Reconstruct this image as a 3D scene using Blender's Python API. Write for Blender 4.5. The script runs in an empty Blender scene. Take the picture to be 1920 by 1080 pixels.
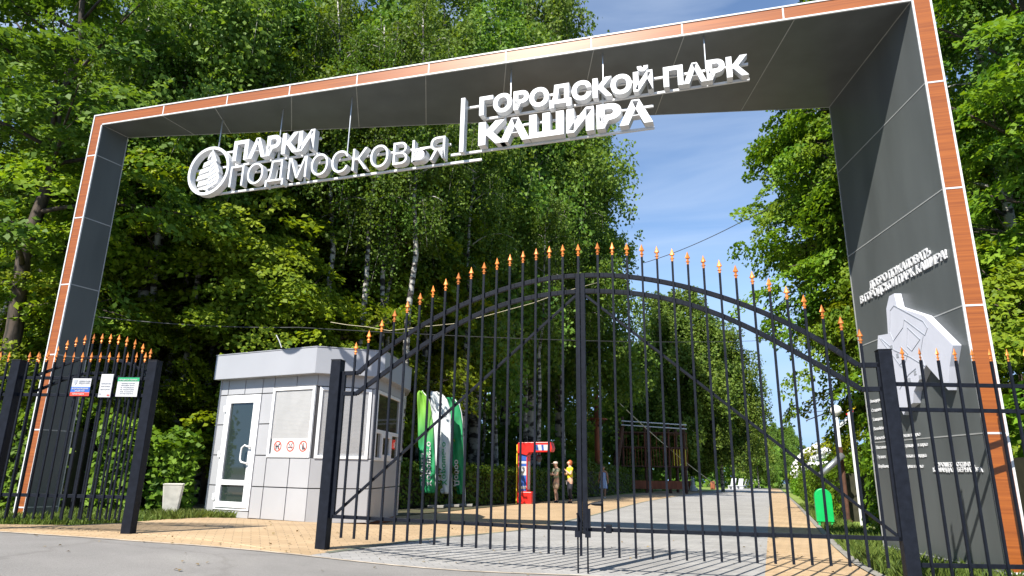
import bpy, bmesh, math, random
import numpy as np
from mathutils import Vector, Matrix
rad = math.radians
S = bpy.context.scene
COL = S.collection
# ---------------------------------------------------------------- camera
FPX, PITCH, ROLL, HC = 1243.0, rad(15.37), rad(1.0), 0.92
def cam_axes():
    f = np.array([0, math.cos(PITCH), math.sin(PITCH)])
    r0 = np.array([1.0, 0, 0]); u0 = np.cross(r0, f)
    c, s = math.cos(ROLL), math.sin(ROLL)
    return np.array([r0*c + u0*s, -r0*s + u0*c, f])
MC = cam_axes()
cd = bpy.data.cameras.new('camera'); cam = bpy.data.objects.new('camera', cd); COL.objects.link(cam)
cd.sensor_width = 36.0; cd.lens = 36.0*FPX/1920.0; cd.clip_start = 0.05; cd.clip_end = 3000
mw = Matrix.Identity(4)
for i in range(3):
    mw[i][0] = MC[0][i]; mw[i][1] = MC[1][i]; mw[i][2] = -MC[2][i]
mw[2][3] = HC
cam.matrix_world = mw
S.camera = cam
# ---------------------------------------------------------------- light
SUN_AZ, SUN_EL = rad(34), rad(48)          # heading of the sunlight from +Y towards +X, height of the sun
W = bpy.data.worlds.new('World'); S.world = W; W.use_nodes = True
wt = W.node_tree; bg = wt.nodes['Background']
sky = wt.nodes.new('ShaderNodeTexSky'); sky.sky_type = 'NISHITA'; sky.sun_disc = False
sky.sun_elevation = SUN_EL; sky.sun_rotation = SUN_AZ + math.pi
sky.air_density = 1.0; sky.dust_density = 0.05; sky.ozone_density = 3.0
bg.inputs[1].default_value = 0.104
# thin cirrus high in the sky
tc = wt.nodes.new('ShaderNodeTexCoord'); mp = wt.nodes.new('ShaderNodeMapping')
mp.inputs['Rotation'].default_value = (0.35, 0.5, 0.3); mp.inputs['Scale'].default_value = (1.0, 3.2, 7.0)
nz = wt.nodes.new('ShaderNodeTexNoise'); nz.inputs['Scale'].default_value = 1.7; nz.inputs['Detail'].default_value = 7; nz.inputs['Distortion'].default_value = 0.5
cr = wt.nodes.new('ShaderNodeValToRGB'); cr.color_ramp.elements[0].position = 0.42; cr.color_ramp.elements[1].position = 1.0
cr.color_ramp.elements[1].color = (0.7, 0.7, 0.7, 1)
mxs = wt.nodes.new('ShaderNodeMixRGB'); mxs.inputs[2].default_value = (4.3, 4.9, 5.8, 1)
wt.links.new(tc.outputs['Generated'], mp.inputs[0]); wt.links.new(mp.outputs[0], nz.inputs['Vector'])
wt.links.new(nz.outputs[0], cr.inputs[0]); wt.links.new(cr.outputs[0], mxs.inputs[0])
lim = wt.nodes.new('ShaderNodeMixRGB'); lim.blend_type = 'DARKEN'; lim.inputs[0].default_value = 1; lim.inputs[2].default_value = (2.1, 3.5, 5.6, 1)
wt.links.new(sky.outputs[0], lim.inputs[1]); wt.links.new(lim.outputs[0], mxs.inputs[1]); wt.links.new(mxs.outputs[0], bg.inputs[0])
sl = bpy.data.lights.new('sun', 'SUN'); sl.energy = 5.0; sl.angle = rad(0.5); sl.color = (1.0, 0.94, 0.84)
so = bpy.data.objects.new('sun', sl); COL.objects.link(so); so.location = (-20, -30, 40)
so.rotation_euler = Vector((math.sin(SUN_AZ)*math.cos(SUN_EL), math.cos(SUN_AZ)*math.cos(SUN_EL), -math.sin(SUN_EL))).to_track_quat('-Z', 'Y').to_euler()
S.view_settings.view_transform = 'Standard'; S.view_settings.look = 'None'
S.view_settings.exposure = 1.0; S.view_settings.gamma = 1.0
S.render.engine = 'CYCLES'
S.cycles.max_bounces = 8; S.cycles.transparent_max_bounces = 8; S.cycles.diffuse_bounces = 4; S.cycles.use_denoising = True

# ---------------------------------------------------------------- where things stand
RYAW = rad(20.61); GR = 0.01039
RD = np.array([math.sin(RYAW), math.cos(RYAW)]); RP = np.array([math.cos(RYAW), -math.sin(RYAW)])
def sm(t): t = np.clip(t, 0, 1); return t*t*(3 - 2*t)
def gz(x, y):
    s = x*RD[0] + y*RD[1]; u = x*RP[0] + y*RP[1]
    return -GR*np.maximum(s, -40) + .2*sm((-2.6 - u)/4.)*sm((12.5 - s)/4.5)
def sw(s, u, dz=0.0):
    x = s*RD[0] + u*RP[0]; y = s*RD[1] + u*RP[1]
    return (x, y, float(gz(x, y)) + dz)
def ray(px, py): return np.array([(px - 960)/FPX, -(py - 540)/FPX, 1.0]) @ MC
def gnd(px, py):
    d = ray(px, py); z = 0.0
    for _ in range(60):
        t = (z - HC)/d[2]; z = .5*z + .5*float(gz(d[0]*t, d[1]*t))
    return Vector((d[0]*t, d[1]*t, float(gz(d[0]*t, d[1]*t))))
def atz(px, py, z):
    d = ray(px, py); t = (z - HC)/d[2]; return Vector((d[0]*t, d[1]*t, z))
def aty(px, py, y):
    d = ray(px, py); t = y/d[1]; return Vector((d[0]*t, y, HC + t*d[2]))
def zat(px, py, P):
    d = ray(px, py); return HC + (d[0]*P[0] + d[1]*P[1])/(d[0]**2 + d[1]**2)*d[2]
def dirxy(px, py, y):
    d = ray(px, py); x = d[0]/d[1]*y; return Vector((x, y, float(gz(x, y))))
def online(px, py, A, B):
    d = ray(px, py); e = Vector((B[0]-A[0], B[1]-A[1])); L = e.length; e /= L
    m = np.array([[d[0], -e[0]], [d[1], -e[1]]]); t, w = np.linalg.solve(m, [A[0], A[1]])
    return w, HC + t*d[2]

# ---------------------------------------------------------------- materials
def new_mat(name):
    m = bpy.data.materials.new(name); m.use_nodes = True
    return m, m.node_tree, m.node_tree.nodes['Principled BSDF']
def mat(name, col, rough=.5, metal=0.0, var=.12, scale=6.0, bump=0.0, spec=.5, bscale=None, stretch=None):
    m, t, p = new_mat(name)
    N = t.nodes; L = t.links
    tcn = N.new('ShaderNodeTexCoord'); no = N.new('ShaderNodeTexNoise')
    no.inputs['Scale'].default_value = scale; no.inputs['Detail'].default_value = 6
    src = tcn.outputs['Object']
    if stretch:
        mpn = N.new('ShaderNodeMapping'); mpn.inputs['Scale'].default_value = stretch
        L.new(src, mpn.inputs[0]); src = mpn.outputs[0]
    L.new(src, no.inputs['Vector'])
    r = N.new('ShaderNodeValToRGB')
    a = 1 - var; b = 1 + var
    r.color_ramp.elements[0].position = .3; r.color_ramp.elements[1].position = .7
    r.color_ramp.elements[0].color = (col[0]*a, col[1]*a, col[2]*a, 1)
    r.color_ramp.elements[1].color = (min(1, col[0]*b), min(1, col[1]*b), min(1, col[2]*b), 1)
    L.new(no.outputs[0], r.inputs[0]); L.new(r.outputs[0], p.inputs['Base Color'])
    p.inputs['Roughness'].default_value = rough; p.inputs['Metallic'].default_value = metal
    p.inputs['Specular IOR Level'].default_value = spec
    if bump:
        n2 = N.new('ShaderNodeTexNoise'); n2.inputs['Scale'].default_value = bscale or scale*6; n2.inputs['Detail'].default_value = 4
        L.new(src, n2.inputs['Vector'])
        bn = N.new('ShaderNodeBump'); bn.inputs['Strength'].default_value = bump; bn.inputs['Distance'].default_value = .01
        L.new(n2.outputs[0], bn.inputs['Height']); L.new(bn.outputs[0], p.inputs['Normal'])
    return m
def leaf_mat(name, dark, light, trans=.35, rough=.55):
    m, t, p = new_mat(name); N = t.nodes; L = t.links
    at = N.new('ShaderNodeAttribute'); at.attribute_name = 'tint'
    oi = N.new('ShaderNodeObjectInfo')
    r = N.new('ShaderNodeValToRGB'); r.color_ramp.elements[0].color = (*dark, 1); r.color_ramp.elements[1].color = (*light, 1)
    L.new(at.outputs['Fac'], r.inputs[0])
    hs = N.new('ShaderNodeHueSaturation'); L.new(r.outputs[0], hs.inputs['Color'])
    mr = N.new('ShaderNodeMapRange'); mr.inputs[3].default_value = .485; mr.inputs[4].default_value = .512
    L.new(oi.outputs['Random'], mr.inputs[0]); L.new(mr.outputs[0], hs.inputs['Hue'])
    mv = N.new('ShaderNodeMapRange'); mv.inputs[3].default_value = .8; mv.inputs[4].default_value = 1.15
    L.new(oi.outputs['Random'], mv.inputs[0]); L.new(mv.outputs[0], hs.inputs['Value'])
    L.new(hs.outputs[0], p.inputs['Base Color']); p.inputs['Roughness'].default_value = rough
    p.inputs['Specular IOR Level'].default_value = .2
    tr = N.new('ShaderNodeBsdfTranslucent'); g = N.new('ShaderNodeMixRGB'); g.blend_type = 'MULTIPLY'; g.inputs[0].default_value = 1
    g.inputs[2].default_value = (1.25, 1.2, .45, 1); L.new(hs.outputs[0], g.inputs[1]); L.new(g.outputs[0], tr.inputs[0])
    mx = N.new('ShaderNodeMixShader'); mx.inputs[0].default_value = trans
    L.new(p.outputs[0], mx.inputs[1]); L.new(tr.outputs[0], mx.inputs[2])
    L.new(mx.outputs[0], N['Material Output'].inputs[0])
    return m
def paver_mat(name, c1, c2, mortar, rot, bw=.2, rh=.1, rough=.8):
    m, t, p = new_mat(name); N = t.nodes; L = t.links
    tcn = N.new('ShaderNodeTexCoord'); mpn = N.new('ShaderNodeMapping'); mpn.inputs['Rotation'].default_value = (0, 0, rot)
    L.new(tcn.outputs['Object'], mpn.inputs[0])
    b = N.new('ShaderNodeTexBrick'); b.inputs['Scale'].default_value = 1; b.inputs['Brick Width'].default_value = bw; b.inputs['Row Height'].default_value = rh
    b.inputs['Mortar Size'].default_value = .004; b.inputs['Color1'].default_value = (*c1, 1); b.inputs['Color2'].default_value = (*c2, 1); b.inputs['Mortar'].default_value = (*mortar, 1)
    b.inputs['Bias'].default_value = 0; L.new(mpn.outputs[0], b.inputs['Vector'])
    n1 = N.new('ShaderNodeTexNoise'); n1.inputs['Scale'].default_value = .8; n1.inputs['Detail'].default_value = 8; n1.inputs['Roughness'].default_value = .65; L.new(tcn.outputs['Object'], n1.inputs['Vector'])
    r = N.new('ShaderNodeValToRGB'); r.color_ramp.elements[0].position = .3; r.color_ramp.elements[1].position = .7
    r.color_ramp.elements[0].color = (.78, .76, .74, 1); r.color_ramp.elements[1].color = (1.12, 1.1, 1.08, 1)
    L.new(n1.outputs[0], r.inputs[0])
    n2 = N.new('ShaderNodeTexNoise'); n2.inputs['Scale'].default_value = 60; n2.inputs['Detail'].default_value = 3; L.new(tcn.outputs['Object'], n2.inputs['Vector'])
    r2 = N.new('ShaderNodeValToRGB'); r2.color_ramp.elements[0].color = (.8, .8, .8, 1); r2.color_ramp.elements[1].color = (1.15, 1.15, 1.15, 1); L.new(n2.outputs[0], r2.inputs[0])
    a = N.new('ShaderNodeMixRGB'); a.blend_type = 'MULTIPLY'; a.inputs[0].default_value = 1; L.new(b.outputs[0], a.inputs[1]); L.new(r.outputs[0], a.inputs[2])
    a2 = N.new('ShaderNodeMixRGB'); a2.blend_type = 'MULTIPLY'; a2.inputs[0].default_value = 1; L.new(a.outputs[0], a2.inputs[1]); L.new(r2.outputs[0], a2.inputs[2])
    L.new(a2.outputs[0], p.inputs['Base Color']); p.inputs['Roughness'].default_value = rough
    bn = N.new('ShaderNodeBump'); bn.inputs['Strength'].default_value = .5; bn.inputs['Distance'].default_value = .004
    iv = N.new('ShaderNodeMath'); iv.operation = 'SUBTRACT'; iv.inputs[0].default_value = 1; L.new(b.outputs['Fac'], iv.inputs[1])
    L.new(iv.outputs[0], bn.inputs['Height']); L.new(bn.outputs[0], p.inputs['Normal'])
    return m
def blotch_mat(name, cols, scale, rough=.9, bump=.3, bscale=40, scale2=0):
    m, t, p = new_mat(name); N = t.nodes; L = t.links
    tcn = N.new('ShaderNodeTexCoord')
    n1 = N.new('ShaderNodeTexNoise'); n1.inputs['Scale'].default_value = scale; n1.inputs['Detail'].default_value = 9; n1.inputs['Roughness'].default_value = .65
    L.new(tcn.outputs['Object'], n1.inputs['Vector'])
    r = N.new('ShaderNodeValToRGB'); e = r.color_ramp.elements
    while len(e) < len(cols): e.new(.5)
    for i, c in enumerate(cols): e[i].position = .3 + .4*i/(len(cols)-1); e[i].color = (*c, 1)
    L.new(n1.outputs[0], r.inputs[0])
    n2 = N.new('ShaderNodeTexNoise'); n2.inputs['Scale'].default_value = bscale; n2.inputs['Detail'].default_value = 5; L.new(tcn.outputs['Object'], n2.inputs['Vector'])
    r2 = N.new('ShaderNodeValToRGB'); r2.color_ramp.elements[0].position = .3; r2.color_ramp.elements[1].position = .7
    r2.color_ramp.elements[0].color = (.72, .72, .72, 1); r2.color_ramp.elements[1].color = (1.2, 1.2, 1.2, 1); L.new(n2.outputs[0], r2.inputs[0])
    a = N.new('ShaderNodeMixRGB'); a.blend_type = 'MULTIPLY'; a.inputs[0].default_value = 1; L.new(r.outputs[0], a.inputs[1]); L.new(r2.outputs[0], a.inputs[2])
    L.new(a.outputs[0], p.inputs['Base Color']); p.inputs['Roughness'].default_value = rough
    bn = N.new('ShaderNodeBump'); bn.inputs['Strength'].default_value = bump; bn.inputs['Distance'].default_value = .01
    L.new(n2.outputs[0], bn.inputs['Height']); L.new(bn.outputs[0], p.inputs['Normal'])
    return m
def bark_mat(name, base, marks, sc=(4, 4, 1.2), th=(.45, .6)):
    m, t, p = new_mat(name); N = t.nodes; L = t.links
    tcn = N.new('ShaderNodeTexCoord'); mpn = N.new('ShaderNodeMapping'); mpn.inputs['Scale'].default_value = sc
    L.new(tcn.outputs['Object'], mpn.inputs[0])
    n1 = N.new('ShaderNodeTexNoise'); n1.inputs['Scale'].default_value = 1; n1.inputs['Detail'].default_value = 6; n1.inputs['Roughness'].default_value = .6
    L.new(mpn.outputs[0], n1.inputs['Vector'])
    r = N.new('ShaderNodeValToRGB'); r.color_ramp.elements[0].position = th[0]; r.color_ramp.elements[1].position = th[1]
    r.color_ramp.elements[0].color = (*base, 1); r.color_ramp.elements[1].color = (*marks, 1)
    L.new(n1.outputs[0], r.inputs[0]); L.new(r.outputs[0], p.inputs['Base Color']); p.inputs['Roughness'].default_value = .85
    bn = N.new('ShaderNodeBump'); bn.inputs['Strength'].default_value = .6; bn.inputs['Distance'].default_value = .02
    L.new(n1.outputs[0], bn.inputs['Height']); L.new(bn.outputs[0], p.inputs['Normal'])
    return m
def wood_mat(name):
    m, t, p = new_mat(name); N = t.nodes; L = t.links
    tcn = N.new('ShaderNodeTexCoord'); mpn = N.new('ShaderNodeMapping'); mpn.inputs['Scale'].default_value = (1.1, 1.1, 52)
    L.new(tcn.outputs['Object'], mpn.inputs[0])
    n1 = N.new('ShaderNodeTexNoise'); n1.inputs['Scale'].default_value = 1; n1.inputs['Detail'].default_value = 5; n1.inputs['Distortion'].default_value = .6
    L.new(mpn.outputs[0], n1.inputs['Vector'])
    r = N.new('ShaderNodeValToRGB'); r.color_ramp.elements[0].position = .32; r.color_ramp.elements[1].position = .68
    r.color_ramp.elements[0].color = (.205, .054, .009, 1); r.color_ramp.elements[1].color = (.315, .092, .015, 1)
    L.new(n1.outputs[0], r.inputs[0]); L.new(r.outputs[0], p.inputs['Base Color']); p.inputs['Roughness'].default_value = .36
    return m
def glass_mat(name, tint=(.02, .03, .03)):
    m, t, p = new_mat(name)
    p.inputs['Base Color'].default_value = (*tint, 1); p.inputs['Roughness'].default_value = .04; p.inputs['Specular IOR Level'].default_value = .9
    N = t.nodes; tcn = N.new('ShaderNodeTexCoord'); n1 = N.new('ShaderNodeTexNoise'); n1.inputs['Scale'].default_value = 2
    t.links.new(tcn.outputs['Object'], n1.inputs['Vector'])
    bn = N.new('ShaderNodeBump'); bn.inputs['Strength'].default_value = .02; t.links.new(n1.outputs[0], bn.inputs['Height']); t.links.new(bn.outputs[0], p.inputs['Normal'])
    return m
def asphalt_mat():
    m = blotch_mat('weathered asphalt', [(.135, .130, .125), (.185, .177, .168), (.215, .205, .195), (.25, .24, .225)], .55, .9, .45, 130)
    t = m.node_tree; N = t.nodes; L = t.links; p = N['Principled BSDF']; src = p.inputs['Base Color'].links[0].from_socket
    tcn = N.new('ShaderNodeTexCoord')
    wob = N.new('ShaderNodeTexNoise'); wob.inputs['Scale'].default_value = 2.5; wob.inputs['Detail'].default_value = 5; L.new(tcn.outputs['Object'], wob.inputs['Vector'])
    ad = N.new('ShaderNodeVectorMath'); ad.operation = 'MULTIPLY_ADD'; ad.inputs[1].default_value = (.5, .5, .5); L.new(wob.outputs['Color'], ad.inputs[0]); L.new(tcn.outputs['Object'], ad.inputs[2])
    v = N.new('ShaderNodeTexVoronoi'); v.feature = 'DISTANCE_TO_EDGE'; v.inputs['Scale'].default_value = .33; L.new(ad.outputs[0], v.inputs['Vector'])
    c = N.new('ShaderNodeValToRGB'); c.color_ramp.elements[0].position = .0; c.color_ramp.elements[1].position = .012; c.color_ramp.elements[0].color = (.86, .85, .84, 1); c.color_ramp.elements[1].color = (1, 1, 1, 1); L.new(v.outputs['Distance'], c.inputs[0])
    g = N.new('ShaderNodeTexVoronoi'); g.inputs['Scale'].default_value = 28; L.new(tcn.outputs['Object'], g.inputs['Vector'])
    gc = N.new('ShaderNodeValToRGB'); gc.color_ramp.elements[0].position = .06; gc.color_ramp.elements[1].position = .14; gc.color_ramp.elements[0].color = (.55, .52, .5, 1); gc.color_ramp.elements[1].color = (1, 1, 1, 1); L.new(g.outputs['Distance'], gc.inputs[0])
    a = N.new('ShaderNodeMixRGB'); a.blend_type = 'MULTIPLY'; a.inputs[0].default_value = 1; L.new(src, a.inputs[1]); L.new(c.outputs[0], a.inputs[2])
    a2 = N.new('ShaderNodeMixRGB'); a2.blend_type = 'MULTIPLY'; a2.inputs[0].default_value = .7; L.new(a.outputs[0], a2.inputs[1]); L.new(gc.outputs[0], a2.inputs[2])
    L.new(a2.outputs[0], p.inputs['Base Color']); return m
M = dict(
    black=mat('black gate paint', (.009, .011, .017), .5, 0, .25, 14, .15, .12),
    gold=mat('copper paint', (.62, .19, .03), .42, .35, .2, 30),
    panel=mat('charcoal panel', (.088, .098, .1), .34, 0, .14, 2.2, spec=.25, stretch=(1, 1, .25)),
    wood=wood_mat('wood laminate'),
    trim=mat('white aluminium trim', (.58, .59, .6), .35, 0, .05, 8),
    seam=mat('grey seam', (.30, .31, .31), .5, 0, .1, 8),
    white=mat('white sign paint', (.62, .63, .65), .4, 0, .04, 4),
    steel=mat('galvanised rod', (.45, .47, .5), .35, .8, .1, 10),
    kiosk=mat('grey composite cladding', (.34, .345, .365), .42, 0, .05, 1.5),
    kfascia=mat('light grey fascia', (.31, .32, .35), .4, 0, .04, 1.5),
    kdark=mat('dark joint', (.03, .03, .035), .8, 0, .1, 8),
    pvc=mat('white plastic frame', (.72, .73, .75), .35, 0, .03, 6),
    glass=glass_mat('dark glass'),
    glassb=glass_mat('brown dark glass', (.06, .055, .035)),
    brick=mat('red brick plinth', (.25, .08, .04), .9, 0, .3, 12, .3),
    concrete=mat('pale concrete', (.55, .53, .48), .85, 0, .18, 9, .3),
    red=mat('red plastic', (.7, .018, .012), .35, 0, .08, 5),
    yellow=mat('yellow plastic', (.75, .55, .03), .4, 0, .08, 5),
    blue=mat('blue print', (.03, .09, .35), .4, 0, .3, 7),
    signwhite=mat('white sign face', (.52, .52, .52), .4, 0, .03, 5),
    signblue=mat('blue sign band', (.03, .12, .5), .4, 0, .05, 5),
    signred=mat('red sign band', (.75, .06, .03), .4, 0, .05, 5),
    signgreen=mat('green sign band', (.02, .3, .12), .4, 0, .05, 5),
    ink=mat('dark print', (.05, .05, .06), .6, 0, .1, 5),
    greyink=mat('grey print', (.3, .32, .36), .6, 0, .1, 5),
    flaggreen=mat('green banner cloth', (.008, .22, .075), .7, 0, .2, 2.5),
    flaglime=mat('lime banner cloth', (.12, .36, .02), .7, 0, .2, 2.5),
    flagwhite=mat('white banner cloth', (.62, .66, .68), .7, 0, .08, 2.5),
    greenbin=mat('green bin paint', (.0, .36, .085), .4, 0, .08, 6),
    timber=mat('brown timber', (.24, .07, .03), .8, 0, .3, 7, .3, stretch=(1, 1, .15)),
    darktimber=mat('dark timber', (.075, .032, .018), .85, 0, .35, 7, .3),
    rope=mat('pale rope', (.5, .45, .3), .9, 0, .2, 20),
    cable=mat('cable sheath', (.06, .06, .06), .6, 0, .1, 20),
    globe=mat('milky lamp globe', (.8, .8, .8), .25, 0, .03, 5),
    skin=mat('skin', (.55, .33, .23), .55, 0, .08, 9),
    skindark=mat('tanned skin', (.33, .17, .1), .55, 0, .08, 9),
    cap=mat('pale cap', (.72, .6, .52), .8, 0, .08, 9),
    khaki=mat('sage tee', (.28, .31, .22), .85, 0, .12, 9),
    beige=mat('beige shorts', (.52, .38, .26), .85, 0, .1, 9),
    yellowtee=mat('yellow tee', (.75, .66, .02), .8, 0, .08, 9),
    navy=mat('dark trousers', (.02, .022, .035), .8, 0, .2, 9),
    hairred=mat('red hair', (.4, .09, .02), .6, 0, .3, 30),
    hairdark=mat('dark hair', (.02, .013, .01), .5, 0, .3, 30),
    shoe=mat('dark shoe', (.02, .02, .025), .6, 0, .2, 9),
    whiteshoe=mat('white shoe', (.7, .68, .66), .6, 0, .1, 9),
    birch=bark_mat('birch bark', (.40, .385, .35), (.03, .026, .024), (2.2, 2.2, 5), (.46, .54)),
    bark=bark_mat('dark bark', (.075, .055, .042), (.02, .016, .013), (6, 6, 1.2)),
    pine=bark_mat('reddish bark', (.2, .1, .055), (.05, .03, .02), (4, 4, 2)),
    leafL=leaf_mat('linden leaf', (.055, .130, .012), (.215, .315, .024), .40),
    leafY=leaf_mat('maple leaf', (.085, .160, .012), (.30, .375, .025), .42),
    leafB=leaf_mat('birch leaf', (.066, .145, .020), (.225, .325, .055), .40),
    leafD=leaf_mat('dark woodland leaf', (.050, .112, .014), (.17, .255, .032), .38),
    leafH=leaf_mat('hedge leaf', (.04, .11, .009), (.20, .34, .024), .35),
    grass=leaf_mat('grass blade', (.05, .09, .015), (.18, .24, .05), .3, .6),
    hedgecore=mat('hedge stems', (.03, .03, .015), .9, 0, .3, 9),  # dark colour of the solid core hidden inside each hedge
    asphalt=asphalt_mat(),
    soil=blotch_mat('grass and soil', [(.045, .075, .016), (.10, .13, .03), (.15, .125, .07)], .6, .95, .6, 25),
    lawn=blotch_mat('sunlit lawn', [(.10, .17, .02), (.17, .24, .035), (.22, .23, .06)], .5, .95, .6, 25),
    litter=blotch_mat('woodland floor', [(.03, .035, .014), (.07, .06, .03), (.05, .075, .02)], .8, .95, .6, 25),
    yellowpave=paver_mat('yellow pavers', (.40, .285, .165), (.46, .335, .205), (.20, .15, .09), -RYAW),
    greypave=paver_mat('grey pavers', (.285, .285, .285), (.335, .333, .33), (.17, .17, .165), -RYAW),
    kerb=mat('concrete kerb', (.22, .21, .19), .85, 0, .2, 6, .3),
    edging=mat('pale edging', (.42, .36, .29), .85, 0, .3, 7, .3),
    mapface=mat('pale map board', (.56, .58, .66), .5, 0, .03, 5),
    blind=mat('grey white blind', (.47, .475, .485), .6, 0, .05, 5),
    litterleaf=leaf_mat('dry leaf', (.16, .11, .05), (.34, .27, .13), .1),
    joint=mat('mossy joint', (.13, .145, .11), .9, 0, .5, 3, .3),
)
def vary(m, lo, hi):
    t = m.node_tree; p = t.nodes['Principled BSDF']; src = p.inputs['Base Color'].links[0].from_socket
    oi = t.nodes.new('ShaderNodeObjectInfo'); mr = t.nodes.new('ShaderNodeMapRange'); mr.inputs[3].default_value = lo; mr.inputs[4].default_value = hi
    hs = t.nodes.new('ShaderNodeHueSaturation'); t.links.new(oi.outputs['Random'], mr.inputs[0]); t.links.new(mr.outputs[0], hs.inputs['Value'])
    t.links.new(src, hs.inputs['Color']); t.links.new(hs.outputs[0], p.inputs['Base Color'])
vary(M['gold'], .55, 1.15)
def dress_mat():
    m, t, p = new_mat('striped dress cloth'); N = t.nodes
    tcn = N.new('ShaderNodeTexCoord'); w = N.new('ShaderNodeTexWave'); w.inputs['Scale'].default_value = 3.2; w.inputs['Distortion'].default_value = 1.0
    t.links.new(tcn.outputs['Object'], w.inputs[0]); r = N.new('ShaderNodeValToRGB')
    r.color_ramp.elements[0].color = (.08, .12, .5, 1); r.color_ramp.elements[1].color = (.5, .68, .8, 1)
    t.links.new(w.outputs[0], r.inputs[0]); t.links.new(r.outputs[0], p.inputs['Base Color']); p.inputs['Roughness'].default_value = .8
    return m
M['dress'] = dress_mat()

# ---------------------------------------------------------------- mesh helpers
def tag(o, label=None, cat=None, group=None, kind=None):
    if label: o['label'] = label
    if cat: o['category'] = cat
    if group: o['group'] = group
    if kind: o['kind'] = kind
    return o
def empty(name, loc, label=None, cat=None, group=None, rz=0.0):
    o = bpy.data.objects.new(name, None); COL.objects.link(o); o.location = loc; o.rotation_euler = (0, 0, rz); o.empty_display_size = .2
    return tag(o, label, cat, group)
def link(name, me, m, parent=None):
    o = bpy.data.objects.new(name, me); COL.objects.link(o)
    if m is not None:
        me.materials.clear(); me.materials.append(M[m] if isinstance(m, str) else m)
    if parent is not None:
        o.parent = parent; o.matrix_parent_inverse = Matrix.Identity(4)
    return o
def world_to(parent, me):
    """mesh data given in world coordinates is moved into the parent's frame"""
    P = parent; mat_ = Matrix.Identity(4)
    while P is not None:
        mat_ = P.matrix_basis @ mat_; P = P.parent
    me.transform(mat_.inverted())
class MB:
    def __init__(self): self.v = []; self.f = []
    def add(self, vs, fs):
        n = len(self.v); self.v += [tuple(p) for p in vs]; self.f += [tuple(i + n for i in q) for q in fs]; return self
    def hexa(self, b, t):     # two quads, bottom and top loops
        return self.add(list(b) + list(t), [(3, 2, 1, 0), (4, 5, 6, 7), (0, 1, 5, 4), (1, 2, 6, 5), (2, 3, 7, 6), (3, 0, 4, 7)])
    def box(self, x0, x1, y0, y1, z0, z1):
        return self.hexa([(x0, y0, z0), (x1, y0, z0), (x1, y1, z0), (x0, y1, z0)], [(x0, y0, z1), (x1, y0, z1), (x1, y1, z1), (x0, y1, z1)])
    def bar(self, a, b, w, h, up=(0, 0, 1)):       # rectangular bar from a to b
        a = Vector(a); b = Vector(b); d = (b - a).normalized(); up = Vector(up)
        s = d.cross(up)
        if s.length < 1e-4: s = d.cross(Vector((1, 0, 0)))
        s.normalize(); u = s.cross(d).normalized(); s = s*w/2; u = u*h/2
        return self.hexa([a - s - u, a + s - u, a + s + u, a - s + u], [b - s - u, b + s - u, b + s + u, b - s + u])
    def tube(self, pts, rs, n=8, cap=True):
        pts = [Vector(p) for p in pts]
        if not hasattr(rs, '__len__'): rs = [rs]*len(pts)
        vs = []; fs = []; ref = None
        for i, p in enumerate(pts):
            d = (pts[min(i+1, len(pts)-1)] - pts[max(i-1, 0)]).normalized()
            if ref is None: ref = d.orthogonal().normalized()
            ref = (ref - d*ref.dot(d)).normalized(); b = d.cross(ref)
            for k in range(n):
                a = 2*math.pi*k/n; vs.append(p + (ref*math.cos(a) + b*math.sin(a))*rs[i])
        for i in range(len(pts)-1):
            for k in range(n): fs.append((i*n + k, i*n + (k+1) % n, (i+1)*n + (k+1) % n, (i+1)*n + k))
        if cap:
            fs.append(tuple(reversed(range(n)))); fs.append(tuple(range((len(pts)-1)*n, len(pts)*n)))
        return self.add(vs, fs)
    def lathe(self, prof, n=12, c=(0, 0, 0), sy=1.0):
        vs = []; fs = []
        for z, r in prof:
            for k in range(n):
                a = 2*math.pi*k/n; vs.append((c[0] + r*math.cos(a), c[1] + r*math.sin(a)*sy, c[2] + z))
        for i in range(len(prof)-1):
            for k in range(n): fs.append((i*n + k, i*n + (k+1) % n, (i+1)*n + (k+1) % n, (i+1)*n + k))
        fs.append(tuple(reversed(range(n)))); fs.append(tuple(range((len(prof)-1)*n, len(prof)*n)))
        return self.add(vs, fs)
    def ball(self, c, r, n=14, sz=1.0):
        return self.lathe([(-r*sz*math.cos(math.pi*(i+.02)/(n/2+.04)), r*math.sin(math.pi*(i+.02)/(n/2+.04))) for i in range(n//2 + 1)], n, c)
    def prism(self, poly, d):      # polygon loop (3-D points) pushed along d
        n = len(poly); p0 = [Vector(p) for p in poly]; p1 = [p + Vector(d) for p in p0]
        return self.add(p0 + p1, [tuple(reversed(range(n))), tuple(range(n, 2*n))] + [(i, (i+1) % n, n + (i+1) % n, n + i) for i in range(n)])
    def build(self, name, m, parent=None, bevel=0.0, smooth=False, world=False, fix=True):
        me = bpy.data.meshes.new(name); me.from_pydata([tuple(v) for v in self.v], [], self.f)
        if world and parent is not None: world_to(parent, me)
        if fix:
            bm = bmesh.new(); bm.from_mesh(me); bmesh.ops.recalc_face_normals(bm, faces=bm.faces); bm.to_mesh(me); bm.free()
        if smooth:
            for p in me.polygons: p.use_smooth = True
        o = link(name, me, m, parent)
        if bevel:
            md = o.modifiers.new('bevel', 'BEVEL'); md.width = bevel; md.segments = 2; md.limit_method = 'ANGLE'
        return o
def copy_tree(o, parent=None):
    c = o.copy(); COL.objects.link(c); c.parent = parent
    for ch in o.children: copy_tree(ch, c)
    return c
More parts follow.
